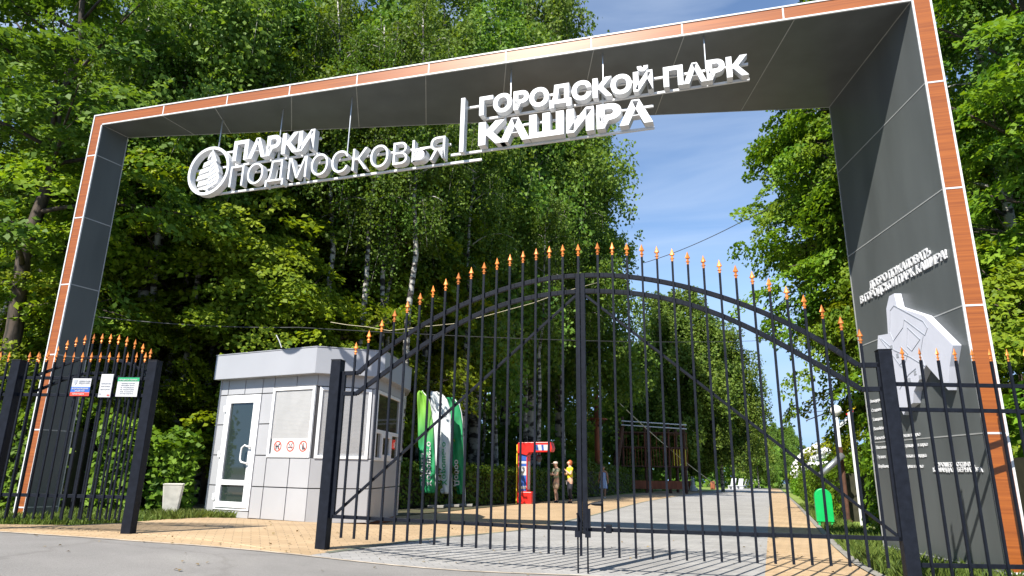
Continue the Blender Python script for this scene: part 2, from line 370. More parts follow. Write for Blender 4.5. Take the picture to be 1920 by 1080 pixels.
class Plane:
    """a vertical wall plane from A to B: w along, z up, d out of it towards the viewer"""
    def __init__(self, A, B):
        self.A = Vector((A[0], A[1])); e = Vector((B[0]-A[0], B[1]-A[1])); self.L = e.length; self.e = e.normalized(); self.n = Vector((self.e.y, -self.e.x))
    def p(self, w, z, d=0.0):
        q = self.A + self.e*w + self.n*d; return Vector((q.x, q.y, z))
    def rect(self, mb, w0, w1, z0, z1, d0, d1):
        return mb.hexa([self.p(w0, z0, d1), self.p(w1, z0, d1), self.p(w1, z0, d0), self.p(w0, z0, d0)], [self.p(w0, z1, d1), self.p(w1, z1, d1), self.p(w1, z1, d0), self.p(w0, z1, d0)])
    def frame(self, mb, w0, w1, z0, z1, t, d0, d1):
        self.rect(mb, w0, w0+t, z0, z1, d0, d1); self.rect(mb, w1-t, w1, z0, z1, d0, d1)
        self.rect(mb, w0+t, w1-t, z0, z0+t, d0, d1); self.rect(mb, w0+t, w1-t, z1-t, z1, d0, d1); return mb
def text_verts(s, bold=0.0, extrude=0.05, spacing=1.0, res=3):
    cu = bpy.data.curves.new('lettering', 'FONT'); cu.body = s; cu.size = 1.0; cu.offset = bold; cu.extrude = extrude; cu.resolution_u = res; cu.space_character = spacing
    ob = bpy.data.objects.new('lettering', cu); COL.objects.link(ob)
    dg = bpy.context.evaluated_depsgraph_get(); dg.update()
    me = bpy.data.meshes.new_from_object(ob.evaluated_get(dg)); bpy.data.objects.remove(ob); bpy.data.curves.remove(cu)
    return me
def put_text(name, s, origin, ex, ez, w, h, depth, m, parent, bold=0.0, out=None, lines_base=None, spacing=1.0, shear=0.0, mirror=False):
    """raised lettering fitted into w x h: origin = lower left corner, ex along, ez up, out = towards the reader; base/cap heights measured on a plain capital"""
    me = text_verts(s, bold, .5, spacing)
    n = len(me.vertices); co = np.empty(n*3); me.vertices.foreach_get('co', co); co = co.reshape(-1, 3)
    x0, x1 = co[:, 0].min(), co[:, 0].max()
    zb, zt = -bold, .727 + bold
    ex = np.array(ex); ez = np.array(ez); out = np.array(out)
    X = (co[:, 0]-x0)/(x1-x0)*w; Zn = (co[:, 1]-zb)/(zt-zb)
    if mirror: X = w - X
    Z = Zn*h; D = (co[:, 2]+.5)*depth
    new = np.array(origin)[None, :] + X[:, None]*ex + (Z + shear*X)[:, None]*ez + D[:, None]*out
    me.vertices.foreach_set('co', new.ravel()); me.update()
    bm = bmesh.new(); bm.from_mesh(me); bm.verts.index_update()
    xs = {v.index: float(co[v.index, 0]) for v in bm.verts}
    bm.verts.ensure_lookup_table(); seen = set(); isl = []
    for v in bm.verts:
        if v.index in seen: continue
        st = [v]; seen.add(v.index); g = []
        while st:
            q = st.pop(); g.append(q.index)
            for e in q.link_edges:
                o_ = e.other_vert(q)
                if o_.index not in seen: seen.add(o_.index); st.append(o_)
        isl.append((min(xs[i] for i in g), max(xs[i] for i in g), g))
    isl.sort(); words = []
    for lo, hi, g in isl:
        if words and lo - words[-1][1] < .19: words[-1][1] = max(words[-1][1], hi); words[-1][2] += g
        else: words.append([lo, hi, list(g)])
    bm.free(); out_ = None
    pv = np.empty(len(me.vertices)*3); me.vertices.foreach_get('co', pv); pv = pv.reshape(-1, 3)
    polys = [tuple(p.vertices) for p in me.polygons]
    for lo, hi, g in words:
        gs = set(g); used = sorted(gs); rm = {j: i for i, j in enumerate(used)}
        m2 = bpy.data.meshes.new(name); m2.from_pydata([tuple(pv[j]) for j in used], [], [tuple(rm[i] for i in p) for p in polys if p[0] in gs])
        bm = bmesh.new(); bm.from_mesh(m2); bmesh.ops.remove_doubles(bm, verts=bm.verts, dist=1e-5); bmesh.ops.recalc_face_normals(bm, faces=bm.faces); bm.to_mesh(m2); bm.free()
        world_to(parent, m2); out_ = link(name, m2, m, parent)
    bpy.data.meshes.remove(me); return out_
def np_mesh(name, verts, quads, tint=None):
    me = bpy.data.meshes.new(name); nv = len(verts); nf = len(quads); k = quads.shape[1]
    me.vertices.add(nv); me.vertices.foreach_set('co', np.ascontiguousarray(verts, np.float32).ravel())
    me.loops.add(nf*k); me.polygons.add(nf)
    me.loops.foreach_set('vertex_index', np.ascontiguousarray(quads, np.int32).ravel())
    me.polygons.foreach_set('loop_start', np.arange(0, nf*k, k, dtype=np.int32))
    me.update(calc_edges=True)
    if tint is not None:
        a = me.attributes.new('tint', 'FLOAT', 'FACE'); a.data.foreach_set('value', np.ascontiguousarray(tint, np.float32))
    return me

# ---------------------------------------------------------------- ground, road, paving
def strip(name, m, s_list, u0, u1, nu, dz):
    vs = []; fs = []
    for s in s_list:
        a = u0(s) if callable(u0) else u0; b = u1(s) if callable(u1) else u1
        for k in range(nu+1): vs.append(sw(s, a + (b-a)*k/nu, dz))
    n = nu+1
    for i in range(len(s_list)-1):
        for k in range(nu): fs.append((i*n+k, i*n+k+1, (i+1)*n+k+1, (i+1)*n+k))
    mb = MB(); mb.add(vs, fs); o = mb.build(name, m, fix=False); o['kind'] = 'structure'; return o
def lin(pts):
    xs = [p[0] for p in pts]; ys = [p[1] for p in pts]
    return lambda t: float(np.interp(t, xs, ys))
SB = lin([(-40, 5.2), (-8.36, 5.5), (-6.2, 5.55), (-4.62, 6.12), (-1.74, 6.87), (2.2, 7.25), (8, 8.0), (40, 12)])
sl_ = list(np.arange(-60, 5, 8.0)) + list(np.arange(5, 40, 1.0)) + list(np.geomspace(41, 900, 26))
gx = sorted(set([-500, -300, -180, -120, -80, -60, -45, -35, -28, -22, -18] + list(np.arange(-15, 12, 1.0)) + [14, 18, 24, 32, 45, 60, 90, 140, 220, 350, 500]))
vs = [sw(s, u, -.05) for s in sl_ for u in gx]; n_ = len(gx)
mb = MB(); mb.add(vs, [(i*n_+k, i*n_+k+1, (i+1)*n_+k+1, (i+1)*n_+k) for i in range(len(sl_)-1) for k in range(n_-1)])
mb.build('ground', 'soil', fix=False)['kind'] = 'structure'
# asphalt in front of the gate
ul = list(np.arange(-40, -10, 3.0)) + list(np.arange(-10, 6, .4)) + list(np.arange(6, 41, 3.0))
vs = []; nk = 14
for u in ul:
    for k in range(nk+1): vs.append(sw(-30 + (SB(u)+30)*(k/nk)**.5, u, 0))
mb = MB(); mb.add(vs, [(i*(nk+1)+k, i*(nk+1)+k+1, (i+1)*(nk+1)+k+1, (i+1)*(nk+1)+k) for i in range(len(ul)-1) for k in range(nk)])
mb.build('road', 'asphalt')['kind'] = 'structure'
far = list(np.geomspace(12, 420, 40))
def pave(name, m, ua, ub, s1, nu, dz=0.0):
    vs = []; ns = 46
    for k in range(nu+1):
        for i in range(ns+1):
            t = i/ns
            u_est = None
            s = None
            sa = SB(ua(7) + (ub(7)-ua(7))*k/nu)
            s = sa + (s1-sa)*t**2.6
            u = ua(s) + (ub(s)-ua(s))*k/nu
            if i == 0: s = SB(u)
            vs.append(sw(s, u, dz))
    n = ns+1
    mb = MB(); mb.add(vs, [(k*n+i, k*n+i+1, (k+1)*n+i+1, (k+1)*n+i) for k in range(nu) for i in range(ns)])
    o = mb.build(name, m); o['kind'] = 'structure'; return o
EL = lin([(4, -4.6), (6.7, -4.53), (8.65, -4.44), (12.8, -4.22), (18, -4.4), (31, -5.2), (60, -5.4), (400, -5.4)])
EY = lin([(4, -.12), (12.8, -.08), (140, .35), (400, .35)])
ER = lin([(4, 1.25), (7.2, 1.12), (8.5, .95), (9.5, .88), (12, .86), (32, 1.08), (110, 1.6), (400, 1.6)])
PL = lin([(4, -30), (6.15, -30), (6.2, -9.4), (6.6, -8.6), (7.3, -8.45), (8.05, -8.6), (9.2, -9.0), (11, -9.4), (13, -8.4), (14.7, -8.0), (32, -8.6), (64, -9.0), (70, -5.5), (400, -5.5)])
pave('path', 'greypave', EL, EY, 400, 14)
pave('path_yellow', 'yellowpave', EY, ER, 400, 5)
# yellow forecourt: rows of constant s
vs = []; rows = [5.0, 5.4, 5.7, 6.0, 6.16, 6.2, 6.6, 7.0, 7.3, 7.7, 8.05, 8.6, 9.2, 10, 11, 12, 13, 14, 14.7, 16, 18, 20, 22, 25, 28, 32, 36, 42, 48, 55, 64, 70]
nu = 24
for s in rows:
    a, b = PL(s), EL(s)
    for k in range(nu+1):
        u = a + (b-a)*k/nu
        vs.append(sw(max(s, SB(u)), u, 0))
mb = MB(); fl = []
for i in range(len(rows)-1):
    for k in range(nu):
        q = (i*(nu+1)+k, i*(nu+1)+k+1, (i+1)*(nu+1)+k+1, (i+1)*(nu+1)+k)
        c = [Vector(vs[j]) for j in q]
        if (c[0]-c[3]).length + (c[1]-c[2]).length > 1e-3: fl.append(q)
mb.add(vs, fl); mb.build('forecourt_pavement', 'yellowpave')['kind'] = 'structure'
sj = list(np.arange(6.5, 20, .5)) + list(np.geomspace(20, 120, 20))
strip('kerb_joint', 'joint', sj, lambda s: EL(s)-.03, lambda s: EL(s)+.05, 2, .005)
strip('kerb_strip', 'kerb', list(np.arange(8.2, 20, .4)) + list(np.geomspace(20, 160, 24)), lambda s: ER(s), lambda s: ER(s)+.11, 1, .012)
vs = []; ue = list(np.arange(-12, 3.4, .35))
for u in ue:
    vs += [sw(SB(u)-.025, u, .006), sw(SB(u)+.03, u, .006)]
mb = MB(); mb.add(vs, [(2*i, 2*i+2, 2*i+3, 2*i+1) for i in range(len(ue)-1)]); mb.build('kerb_line', 'edging')['kind'] = 'structure'
strip('woodland_floor', 'litter', list(np.arange(13, 70, 2.0)), -60, lambda s: PL(s)-.3, 12, -.02)
strip('lawn', 'lawn', list(np.arange(40, 160, 4.0)), lambda s: -30, lambda s: EL(s)-.05 if s > 68 else PL(s)-.1, 8, .0)
strip('lawn_right', 'lawn', list(np.arange(8, 120, 1.5)), lambda s: ER(s)+.16, lambda s: ER(s)+1.2, 2, .0)

# ---------------------------------------------------------------- entrance portal
ZS = 6.7115
LF = Vector((-7.324, 10.635)); LB = Vector((-7.119, 11.079)); RF = Vector((4.975, 7.092)); RB = Vector((5.12, 9.613))
fe = (RF-LF).normalized(); fn = Vector((fe.y, -fe.x))      # along the front, out towards the viewer
TW = .22                                                   # width of the timber band
portal = empty('entrance_portal', (-1.2, 9.2, 0), 'tall dark park entrance portal edged with orange wood and wide right leg', 'entrance portal')
def P3(q, z): return Vector((q.x, q.y, z))
LFo = LF - fe*TW; RFo = RF + fe*TW; LBo = LB - fe*TW; RBo = RB + fe*TW*1.0
def leg(F, B, Fo, Bo, zb, ztop):
    return MB().hexa([P3(F, zb), P3(B, zb), P3(Bo, zb), P3(Fo, zb)], [P3(F, ztop), P3(B, ztop), P3(Bo, ztop), P3(Fo, ztop)])
pl = leg(LF, LB, LFo, LBo, -.1, ZS+TW).build('pillar', 'panel', portal, world=True)
pr = leg(RF, RB, RFo, RBo, -.3, ZS+TW).build('pillar', 'panel', portal, world=True)
tag(pl, 'narrow left pillar'); tag(pr, 'wide right pillar carrying the park map')
beam = MB().hexa([P3(LF, ZS), P3(LB, ZS), P3(RB, ZS), P3(RF, ZS)], [P3(LF, ZS+TW), P3(LB, ZS+TW), P3(RB, ZS+TW), P3(RF, ZS+TW)]).build('beam', 'panel', portal, world=True)
# timber band: planks set 12 mm proud of the front, white trims along both edges and across each joint
FP = Plane(LF, RF)
def band(parent, rects, name='wood_band'):
    b = MB()
    for r in rects: FP.rect(b, *r, 0.0, .012)
    b.build(name, 'wood', parent, world=True)
LT = [6.128, 4.963, 3.777, 2.598, 1.409, .25]; RT = [5.538, 4.148, 2.754, 1.379, .0175]
Lw = FP.L
def spans(a): return [(a[i], a[i+1]) for i in range(len(a)-1)]
g = .010; tr = .022
band(pl, [(-TW+tr, -tr, b+g, a-g) for a, b in spans([ZS+TW-tr] + LT)] + [(-TW+tr, -tr, 0.02, LT[-1]-g)])
band(pr, [(Lw+tr, Lw+TW-tr, b+g, a-g) for a, b in spans([ZS+TW-tr] + RT)] + [(Lw+tr, Lw+TW-tr, -.25, RT[-1]-g)])
BTK = [1.30, 2.6, 3.8, 5.02, 6.24, 7.47, 8.74, 10.0, 11.3, Lw]
band(beam, [(a+g, b-g, ZS+tr, ZS+TW-tr) for a, b in spans([-tr-g] + BTK)])
b = MB(); FP.rect(b, -TW, -TW+tr, -.05, ZS+TW, 0, .022); FP.rect(b, -tr, 0, -.05, ZS, 0, .022)
for z in LT: FP.rect(b, -TW+tr, -tr, z-g, z+g, 0, .016)
b.build('edge_trim', 'trim', pl, world=True)
b = MB(); FP.rect(b, Lw+TW-tr, Lw+TW, -.25, ZS+TW, 0, .022); FP.rect(b, Lw, Lw+tr, -.25, ZS, 0, .022)
for z in RT: FP.rect(b, Lw+tr, Lw+TW-tr, z-g, z+g, 0, .016)
b.build('edge_trim', 'trim', pr, world=True)
b = MB(); FP.rect(b, -TW+tr, Lw+TW-tr, ZS+TW-tr, ZS+TW, 0, .022); FP.rect(b, 0, Lw, ZS, ZS+tr, 0, .022)
for w in BTK[:-1]: FP.rect(b, w-g, w+g, ZS+tr, ZS+TW-tr, 0, .016)
b.build('edge_trim', 'trim', beam, world=True)
# joints between the charcoal panels
LPl = Plane(LB, LF); RPl = Plane(RF, RB)
LPl.n = -LPl.n if LPl.n.x < 0 else LPl.n; RPl.n = -RPl.n if RPl.n.x > 0 else RPl.n
b = MB()
for z in LT: LPl.rect(b, .004, LPl.L-.004, z-.008, z+.008, 0, .004)
LPl.rect(b, 0, .016, -.05, ZS, 0, .006); b.build('panel_joint', 'seam', pl, world=True)
b = MB()
for z in RT: RPl.rect(b, .004, RPl.L-.004, z-.007, z+.007, 0, .004)
RPl.rect(b, RPl.L-.02, RPl.L, -.25, ZS, 0, .006); b.build('panel_joint', 'seam', pr, world=True)
b = MB(); be = (RB-LB).normalized()
for f_, k_ in ((1.3, 1.3), (2.37, 2.0), (3.84, 3.15), (5.01, 4.40), (6.19, 5.61), (7.47, 6.93), (8.77, 8.27), (10.02, 9.54), (11.43, 10.93)):
    b.bar(P3(LF + fe*f_, ZS-.002), P3(LB + be*k_, ZS-.002), .012, .006)
b.bar(P3(LF, ZS-.003), P3(LB, ZS-.003), .02, .006); b.bar(P3(RF, ZS-.003), P3(RB, ZS-.003), .02, .006); b.bar(P3(LB, ZS-.001), P3(RB, ZS-.001), .016, .006)
b.build('panel_joint', 'seam', beam, world=True)
# park map standing off the right pillar's inner face
MAP = [(1.182, 3.211), (1.149, 3.023), (.59, 2.78), (.118, 2.336), (.243, 2.118), (.337, 1.868), (.697, 2.208), (1.042, 1.934), (1.10, 1.80), (1.273, 1.753), (1.354, 1.674), (1.511, 1.886), (1.768, 2.257), (1.81, 2.561), (1.735, 2.767), (1.468, 2.737), (1.424, 3.068), (1.311, 3.209)]
mapb = MB().prism([RPl.p(w, z, .002) for w, z in MAP], RPl.n.to_3d()*.092).build('map_board', 'mapface', pr, world=True)
def mapline(pts, r=.006):
    b = MB(); b.tube([RPl.p(w, z, .095) for w, z in pts], r, 4); return b
tracks = [[(1.33, 3.02), (1.22, 3.06), (.62, 2.72), (.55, 2.62), (.62, 2.55), (1.02, 2.83), (1.08, 2.74), (1.35, 2.62), (1.41, 2.75), (1.33, 3.02)],
          [(.98, 2.72), (.74, 2.52), (.95, 2.42), (1.05, 2.5), (.98, 2.72)], [(.66, 2.55), (.78, 2.35), (.72, 2.2), (1.02, 2.36), (1.36, 2.5), (1.66, 2.72)],
          [(1.70, 2.73), (1.28, 2.3), (1.2, 2.32)], [(1.2, 2.52), (1.05, 2.4), (1.2, 2.25), (1.3, 2.3)], [(1.36, 2.0), (1.1, 2.15), (.92, 2.2)]]
b = MB()
for t in tracks: b.tube([RPl.p(w, z, .095) for w, z in t], .005, 4)
for w, z in ((1.2, 2.3), (1.3, 2.42), (.95, 2.15), (1.1, 2.08), (1.42, 2.55), (.85, 2.08)): RPl.rect(b, w-.03, w+.03, z-.025, z+.025, .0941, .098)
b.build('map_lines', 'greyink', mapb, world=True)
re3 = RPl.e.to_3d(); rn3 = RPl.n.to_3d(); UZ = (0, 0, 1)
def face_text(name, s, w_left, w_right, z0, h, depth=.02, bold=.03, parent=pr, m='white', d0=.004):
    put_text(name, s, RPl.p(w_left, z0, d0), -re3, UZ, w_left-w_right, h, depth, m, parent, bold, rn3)
face_text('lettering', 'ДОБРО ПОЖАЛОВАТЬ', 1.95, .40, 3.475, .112, .016, .02)
face_text('lettering', 'В ГОРОДСКОЙ ПАРК КАШИРА!', 2.27, .10, 3.345, .112, .016, .02)
face_text('lettering', 'ХОРОШЕГО ОТДЫХА', .99, .22, 1.042, .05, .008, .035)
face_text('lettering', 'КОМАНДА ГУБЕРНАТОРА', 1.03, .10, .985, .05, .008, .035)
icons = MB()
def small(s, w, z, wid):
    face_text('lettering', s, w, w-wid, z, .045, .004, .012)
lcol = ['Велодорожка', 'Стадион', 'Танцпол', 'Волейбол', 'Баскетбол', 'Настольный теннис', 'Туалет', 'Верёвочный парк']
for i, s in enumerate(lcol):
    z = 1.90 - .1265*i; RPl.rect(icons, 2.41, 2.50, z, z+.09, .001, .006)
    small(s, 2.37, z+.022, .035*len(s) + .03)
for i, s in enumerate(['Фонтан в парке', 'Аттракцион в парке', 'Детская площадка', 'Сцена в парке']):
    z = 1.39 - .127*i; RPl.rect(icons, 1.70, 1.765, z, z+.09, .001, .006)
    small(s, 1.665, z+.024, .033*len(s))
icons.build('pictogram_tile', 'white', pr, world=True)
b = MB()
for i in range(8):
    z = 1.90 - .1265*i; RPl.rect(b, 2.44, 2.475, z+.02, z+.065, .0062, .008)
for i in range(4):
    z = 1.39 - .127*i; RPl.rect(b, 1.72, 1.745, z+.02, z+.065, .0062, .008)
b.build('pictogram', 'greyink', pr, world=True)

# ---------------------------------------------------------------- hanging sign under the beam
p0 = Vector((-5.159, 10.338)); p1 = Vector((2.574, 7.817)); e0 = (p1-p0).normalized(); n0 = Vector((e0.y, -e0.x))
SP = Plane(p0 + n0*.08, p1 + n0*.08)
sign = empty('hanging_sign', (-1.3, 9.1, 5.2), 'white letters and round leaf emblem on thin rails hung beneath the portal beam', 'sign')
se = SP.e.to_3d(); sn = SP.n.to_3d()
def word(s, w0, w1, z0, z1, bold, depth, spacing=1.0):
    o = put_text('lettering', s, SP.p(w0, z0, -depth), se, UZ, w1-w0, z1-z0, depth, 'white', sign, bold, sn, spacing=spacing)
    return o
word('ПАРКИ', .51, 2.08, 5.80, 6.165, .035, .12)
word('ПОДМОСКОВЬЯ', .51, 4.37, 5.335, 5.70, -.010, .12)
word('ГОРОДСКОЙ ПАРК', 4.895, 8.652, 5.95, 6.255, .045, .12)
word('КАШИРА', 4.895, 7.40, 5.46, 5.83, .052, .13)
b = MB(); nseg = 40; cw, cz = .045, 5.69
for k in range(nseg):
    a0, a1 = 2*math.pi*k/nseg, 2*math.pi*(k+1)/nseg
    q = []
    for d in (-.12, 0):
        q.append([SP.p(cw + r*math.cos(a)*.97, cz + r*math.sin(a)*1.02, d) for r, a in ((.435, a0), (.435, a1), (.385, a1), (.385, a0))])
    b.hexa(q[0], q[1])
b.build('emblem_ring', 'white', sign, world=True)
b = MB()
# leaf: five swept teeth on the left half, a ribbed right half, a stalk
def lpoly(pts, d0=-.1, t=.1): b.prism([SP.p(cw + x, cz + z, d0) for x, z in pts], sn*t)
lpoly([(.03, .40), (.10, .27), (.15, .16), (.13, .15), (.19, .05), (.23, -.05), (.21, -.06), (.245, -.15), (.22, -.24), (.15, -.31), (.03, -.34)])
for x0, zt_, x1, zl in ((.018, .36, -.05, .20), (.018, .20, -.13, .07), (.018, .08, -.19, -.05), (.018, -.04, -.22, -.16), (.018, -.16, -.19, -.27)):
    lpoly([(x0, zt_), (x1+.02, zl+.085), (x1, zl), (x0, zt_-.085)])
lpoly([(.018, -.27), (-.12, -.30), (-.04, -.34), (.018, -.35)])
lpoly([(.0, -.42), (.05, -.42), (.034, .0), (.01, .0)], -.09, .08)
lfo = b.build('emblem_leaf', 'white', sign, world=True)
b = MB()
for i in range(7):
    z = .20 - .075*i; xr = (.09, .11, .14, .17, .18, .19, .19)[i]
    b.bar(SP.p(cw+.04, cz+z-.09, .001), SP.p(cw+xr, cz+z-.02, .001), .009, .006)
b.build('leaf_rib', 'greyink', lfo, world=True)
b = MB()
def rail(w0, w1, z, t=.032): b.bar(SP.p(w0, z, -.16), SP.p(w1, z, -.16), t, t)
rail(-.35, 2.1, 6.07); rail(-.35, 2.1, 5.80); rail(-.1, 4.9, 5.315); rail(-.35, 4.4, 5.63); rail(-.32, .5, 5.45)
rail(4.65, 8.66, 6.2); rail(4.9, 8.66, 5.97); rail(4.9, 7.4, 5.78); rail(4.4, 7.4, 5.45)
for w in (.45, 1.3, 1.86, 5.25, 6.7): b.bar(SP.p(w, 5.32 if w < 3 else 5.46, -.165), SP.p(w, 6.07 if w < 3 else 6.2, -.165), .03, .03)
b.bar(SP.p(1.2, 5.62, -.17), SP.p(1.45, 5.82, -.17), .025, .025)
SP.rect(b, 4.60, 4.665, 5.40, 6.285, -.12, 0)
b.build('support_rail', 'white', sign, world=True)
b = MB()
for w, zb in ((.07, 6.10), (1.31, 6.1), (2.63, 5.68), (5.34, 6.16), (6.72, 6.2), (8.12, 6.2)):
    b.tube([SP.p(w, zb, -.13), SP.p(w, ZS, -.13)], .011, 6)
b.build('hanger_rod', 'steel', sign, world=True)

# ---------------------------------------------------------------- gate, posts, fences
SPEAR = [(0, .014), (.022, .011), (.03, .027), (.04, .013), (.062, .011), (.074, .030), (.1, .018), (.15, .001)]
def spear_mesh(s=1.0):
    b = MB(); b.lathe([(z*s, r*s) for z, r in SPEAR], 6, (0, 0, 0), .45)
    me = bpy.data.meshes.new('spear'); me.from_pydata(b.v, [], b.f); me.materials.append(M['gold']); return me
SPM = spear_mesh(1.0)
def spear_on(barobj, loc_world, yaw, parent_loc):
    o = bpy.data.objects.new('spear', SPM); COL.objects.link(o); o.parent = barobj
    o.location = Vector(loc_world) - Vector(parent_loc); o.rotation_euler = (0, 0, yaw + random.uniform(-.25, .25)); return o
random.seed(5)
gL = gnd(604, 1029); gRt = atz(1656, 660, 2.13); gR = Vector((gRt.x, gRt.y, float(gz(gRt.x, gRt.y))))
GP = Plane(gL, gR); gyaw = math.atan2(GP.e.y, GP.e.x)
def post(pos, top, label, plane, w=.11, cat='gate post'):
    o = empty('gate_post', (pos[0], pos[1], pos[2]), label, cat, rz=0)
    e = plane.e*w/2; n = plane.n*w/2; q = Vector((pos[0], pos[1])); c = [q-e+n, q+e+n, q+e-n, q-e-n]
    MB().hexa([P3(k, pos[2]-.1) for k in c], [P3(k, top) for k in c]).build('shaft', 'black', o, .006, world=True)
    c2 = [q+(k-q)*1.06 for k in c]
    MB().hexa([P3(k, top) for k in c2], [P3(k, top+.012) for k in c2]).build('cap', 'black', o, .004, world=True)
    return o
post(gL, 2.15, 'black square gate post at left end of the double gate, nearest the kiosk', GP, .125)
post(gR, 2.14, 'black square gate post at right end of the double gate, before the map pillar', GP, .125)
ufit = lin([(0.08, 1.995), (.27, 2.0), (.539, 2.22), (.894, 2.47), (1.463, 2.755), (2.026, 2.955), (2.363, 3.02), (2.87, 3.07)])
lfit = lin([(0.08, 1.755), (.265, 1.76), (1.086, 2.325), (1.47, 2.58), (2.0, 2.77), (2.4, 2.85), (2.87, 2.885)])
tfit_pts = [(0.224, 2.362), (.372, 2.494), (.525, 2.619), (.672, 2.725), (.823, 2.834), (.974, 2.931), (1.12, 3.013), (1.272, 3.089), (1.428, 3.154), (1.587, 3.215), (1.744, 3.269), (1.895, 3.325), (2.055, 3.365), (2.218, 3.4), (2.366, 3.425), (2.539, 3.44), (2.72, 3.45), (2.9, 3.46)]
tpoly = np.polyfit([p[0] for p in tfit_pts], [p[1] for p in tfit_pts], 4)
WC = 2.915; WR = 5.93
def leaf_gate(side):
    # side -1: left leaf, measured from its hinge; +1 right leaf mirrored about the centre
    if side < 0: fw = lambda w: w
    else: fw = lambda w: WC + (WC - w)*(5.905-WC)/(WC-.09) if True else w
    lab = 'left leaf of the arched black iron gate, nearer the grey kiosk' if side < 0 else 'right leaf of the arched black iron gate, with bolt handle at its middle edge'
    base = GP.p(fw(1.4), 0.02)
    o = empty('gate_leaf', base, lab, 'gate', 'double gate leaves')
    b = MB(); t = .05
    wi = 2.862 + .025 if side < 0 else 2.862 + .025
    def seq(fit, ws, th):
        pts = [GP.p(fw(w), fit(w)) for w in ws]
        for a, c in zip(pts[:-1], pts[1:]):
            b.bar(a, c, .04, th, up=(0, 0, 1))
    ws = [.09, .27] + list(np.linspace(.34, 2.86, 26))
    ups = lambda w: float(np.interp(w, [.09, .27], [1.998, 2.0])) if w <= .27 else uc(w)
    los = lambda w: 1.758 if w <= .27 else lc(w)
    seq(ups, ws, .05); seq(los, ws, .05)
    zb0 = .385 if side < 0 else .362
    b.bar(GP.p(fw(.09), zb0), GP.p(fw(2.89), .345), .04, .038)
    b.bar(GP.p(fw(.09), zb0-.02), GP.p(fw(.09), 2.02), .05, .04, up=GP.n.to_3d())
    b.bar(GP.p(fw(2.888), .30), GP.p(fw(2.888), 3.10), .05, .05, up=GP.n.to_3d())
    b.bar(GP.p(fw(.11), zb0+.02, -.012), GP.p(fw(2.87), 2.85, -.012), .03, .028)
    b.build('frame', 'black', o, .003, world=True)
    for i in range(17):
        w = .23 + .1556*i
        zt = float(np.polyval(tpoly, w)) - .15
        zbm = .155 - .022*i/4 if side < 0 else .10
        zbm = max(.09, .165 - .0045*i) if side < 0 else .085 + .0012*(16-i)
        P = GP.p(fw(w), zbm, .032)
        bo = MB().hexa([(-.0115, -.0115, 0), (.0115, -.0115, 0), (.0115, .0115, 0), (-.0115, .0115, 0)], [(-.0115, -.0115, zt-zbm), (.0115, -.0115, zt-zbm), (.0115, .0115, zt-zbm), (-.0115, .0115, zt-zbm)]).build('bar', 'black', o)
        bo.location = P - base; bo.rotation_euler = (0, 0, gyaw)
        s = bpy.data.objects.new('spear', SPM); COL.objects.link(s); s.parent = bo; s.location = (0, 0, zt-zbm); s.rotation_euler = (0, 0, random.uniform(-.3, .3))
    return o, fw, base
ucp = np.polyfit([.27, .539, .894, 1.463, 2.026, 2.363, 2.87], [2.0, 2.225, 2.47, 2.757, 2.955, 3.03, 3.075], 4); uc = lambda w: float(np.polyval(ucp, w))
lcp = np.polyfit([.27, 1.086, 1.47, 2.0, 2.4, 2.87], [1.765, 2.327, 2.55, 2.76, 2.85, 2.89], 4); lc = lambda w: float(np.polyval(lcp, w))
gl, fwl, bl = leaf_gate(-1)
gr, fwr, br = leaf_gate(1)
# middle bar with its spear belongs to the left leaf, the drop bolts and handle to both
b = MB(); b.bar(GP.p(WC-.015, .09, .035), GP.p(WC-.015, 3.30, .035), .024, .024, up=GP.n.to_3d()); mbar = b.build('bar', 'black', gl, world=True)
s = bpy.data.objects.new('spear', SPM); COL.objects.link(s); s.parent = mbar; s.location = GP.p(WC-.015, 3.30, .035) - bl
b = MB(); b.tube([GP.p(WC-.045, -.07, .05), GP.p(WC-.045, .5, .05)], .009, 6); b.tube([GP.p(WC-.045, .5, .05), GP.p(WC-.045, .5, .11)], .009, 6)
GP.rect(b, WC-.075, WC-.015, .27, .33, .02, .065); b.build('drop_bolt', 'black', gl, world=True)
b = MB(); b.tube([GP.p(WC+.055, -.07, .05), GP.p(WC+.055, .6, .05)], .009, 6); GP.rect(b, WC+.03, WC+.085, .27, .33, .02, .065); GP.rect(b, WC+.03, WC+.085, .36, .55, .02, .05)
b.build('drop_bolt', 'black', gr, world=True)
b = MB(); b.tube([GP.p(WC+.05, .58, .05), GP.p(WC+.09, .60, .07), GP.p(WC+.11, .6, .07)], .008, 8); b.tube([GP.p(WC+.10, .6, .07), GP.p(WC+.14, .602, .07), GP.p(WC+.205, .605, .07)], [.012, .02, .024], 8)
b.build('handle', 'black', gr, world=True)
b = MB(); GP.rect(b, 3.155, 3.215, .32, .40, .0, .06); b.build('latch', 'black', gr, .004, world=True)

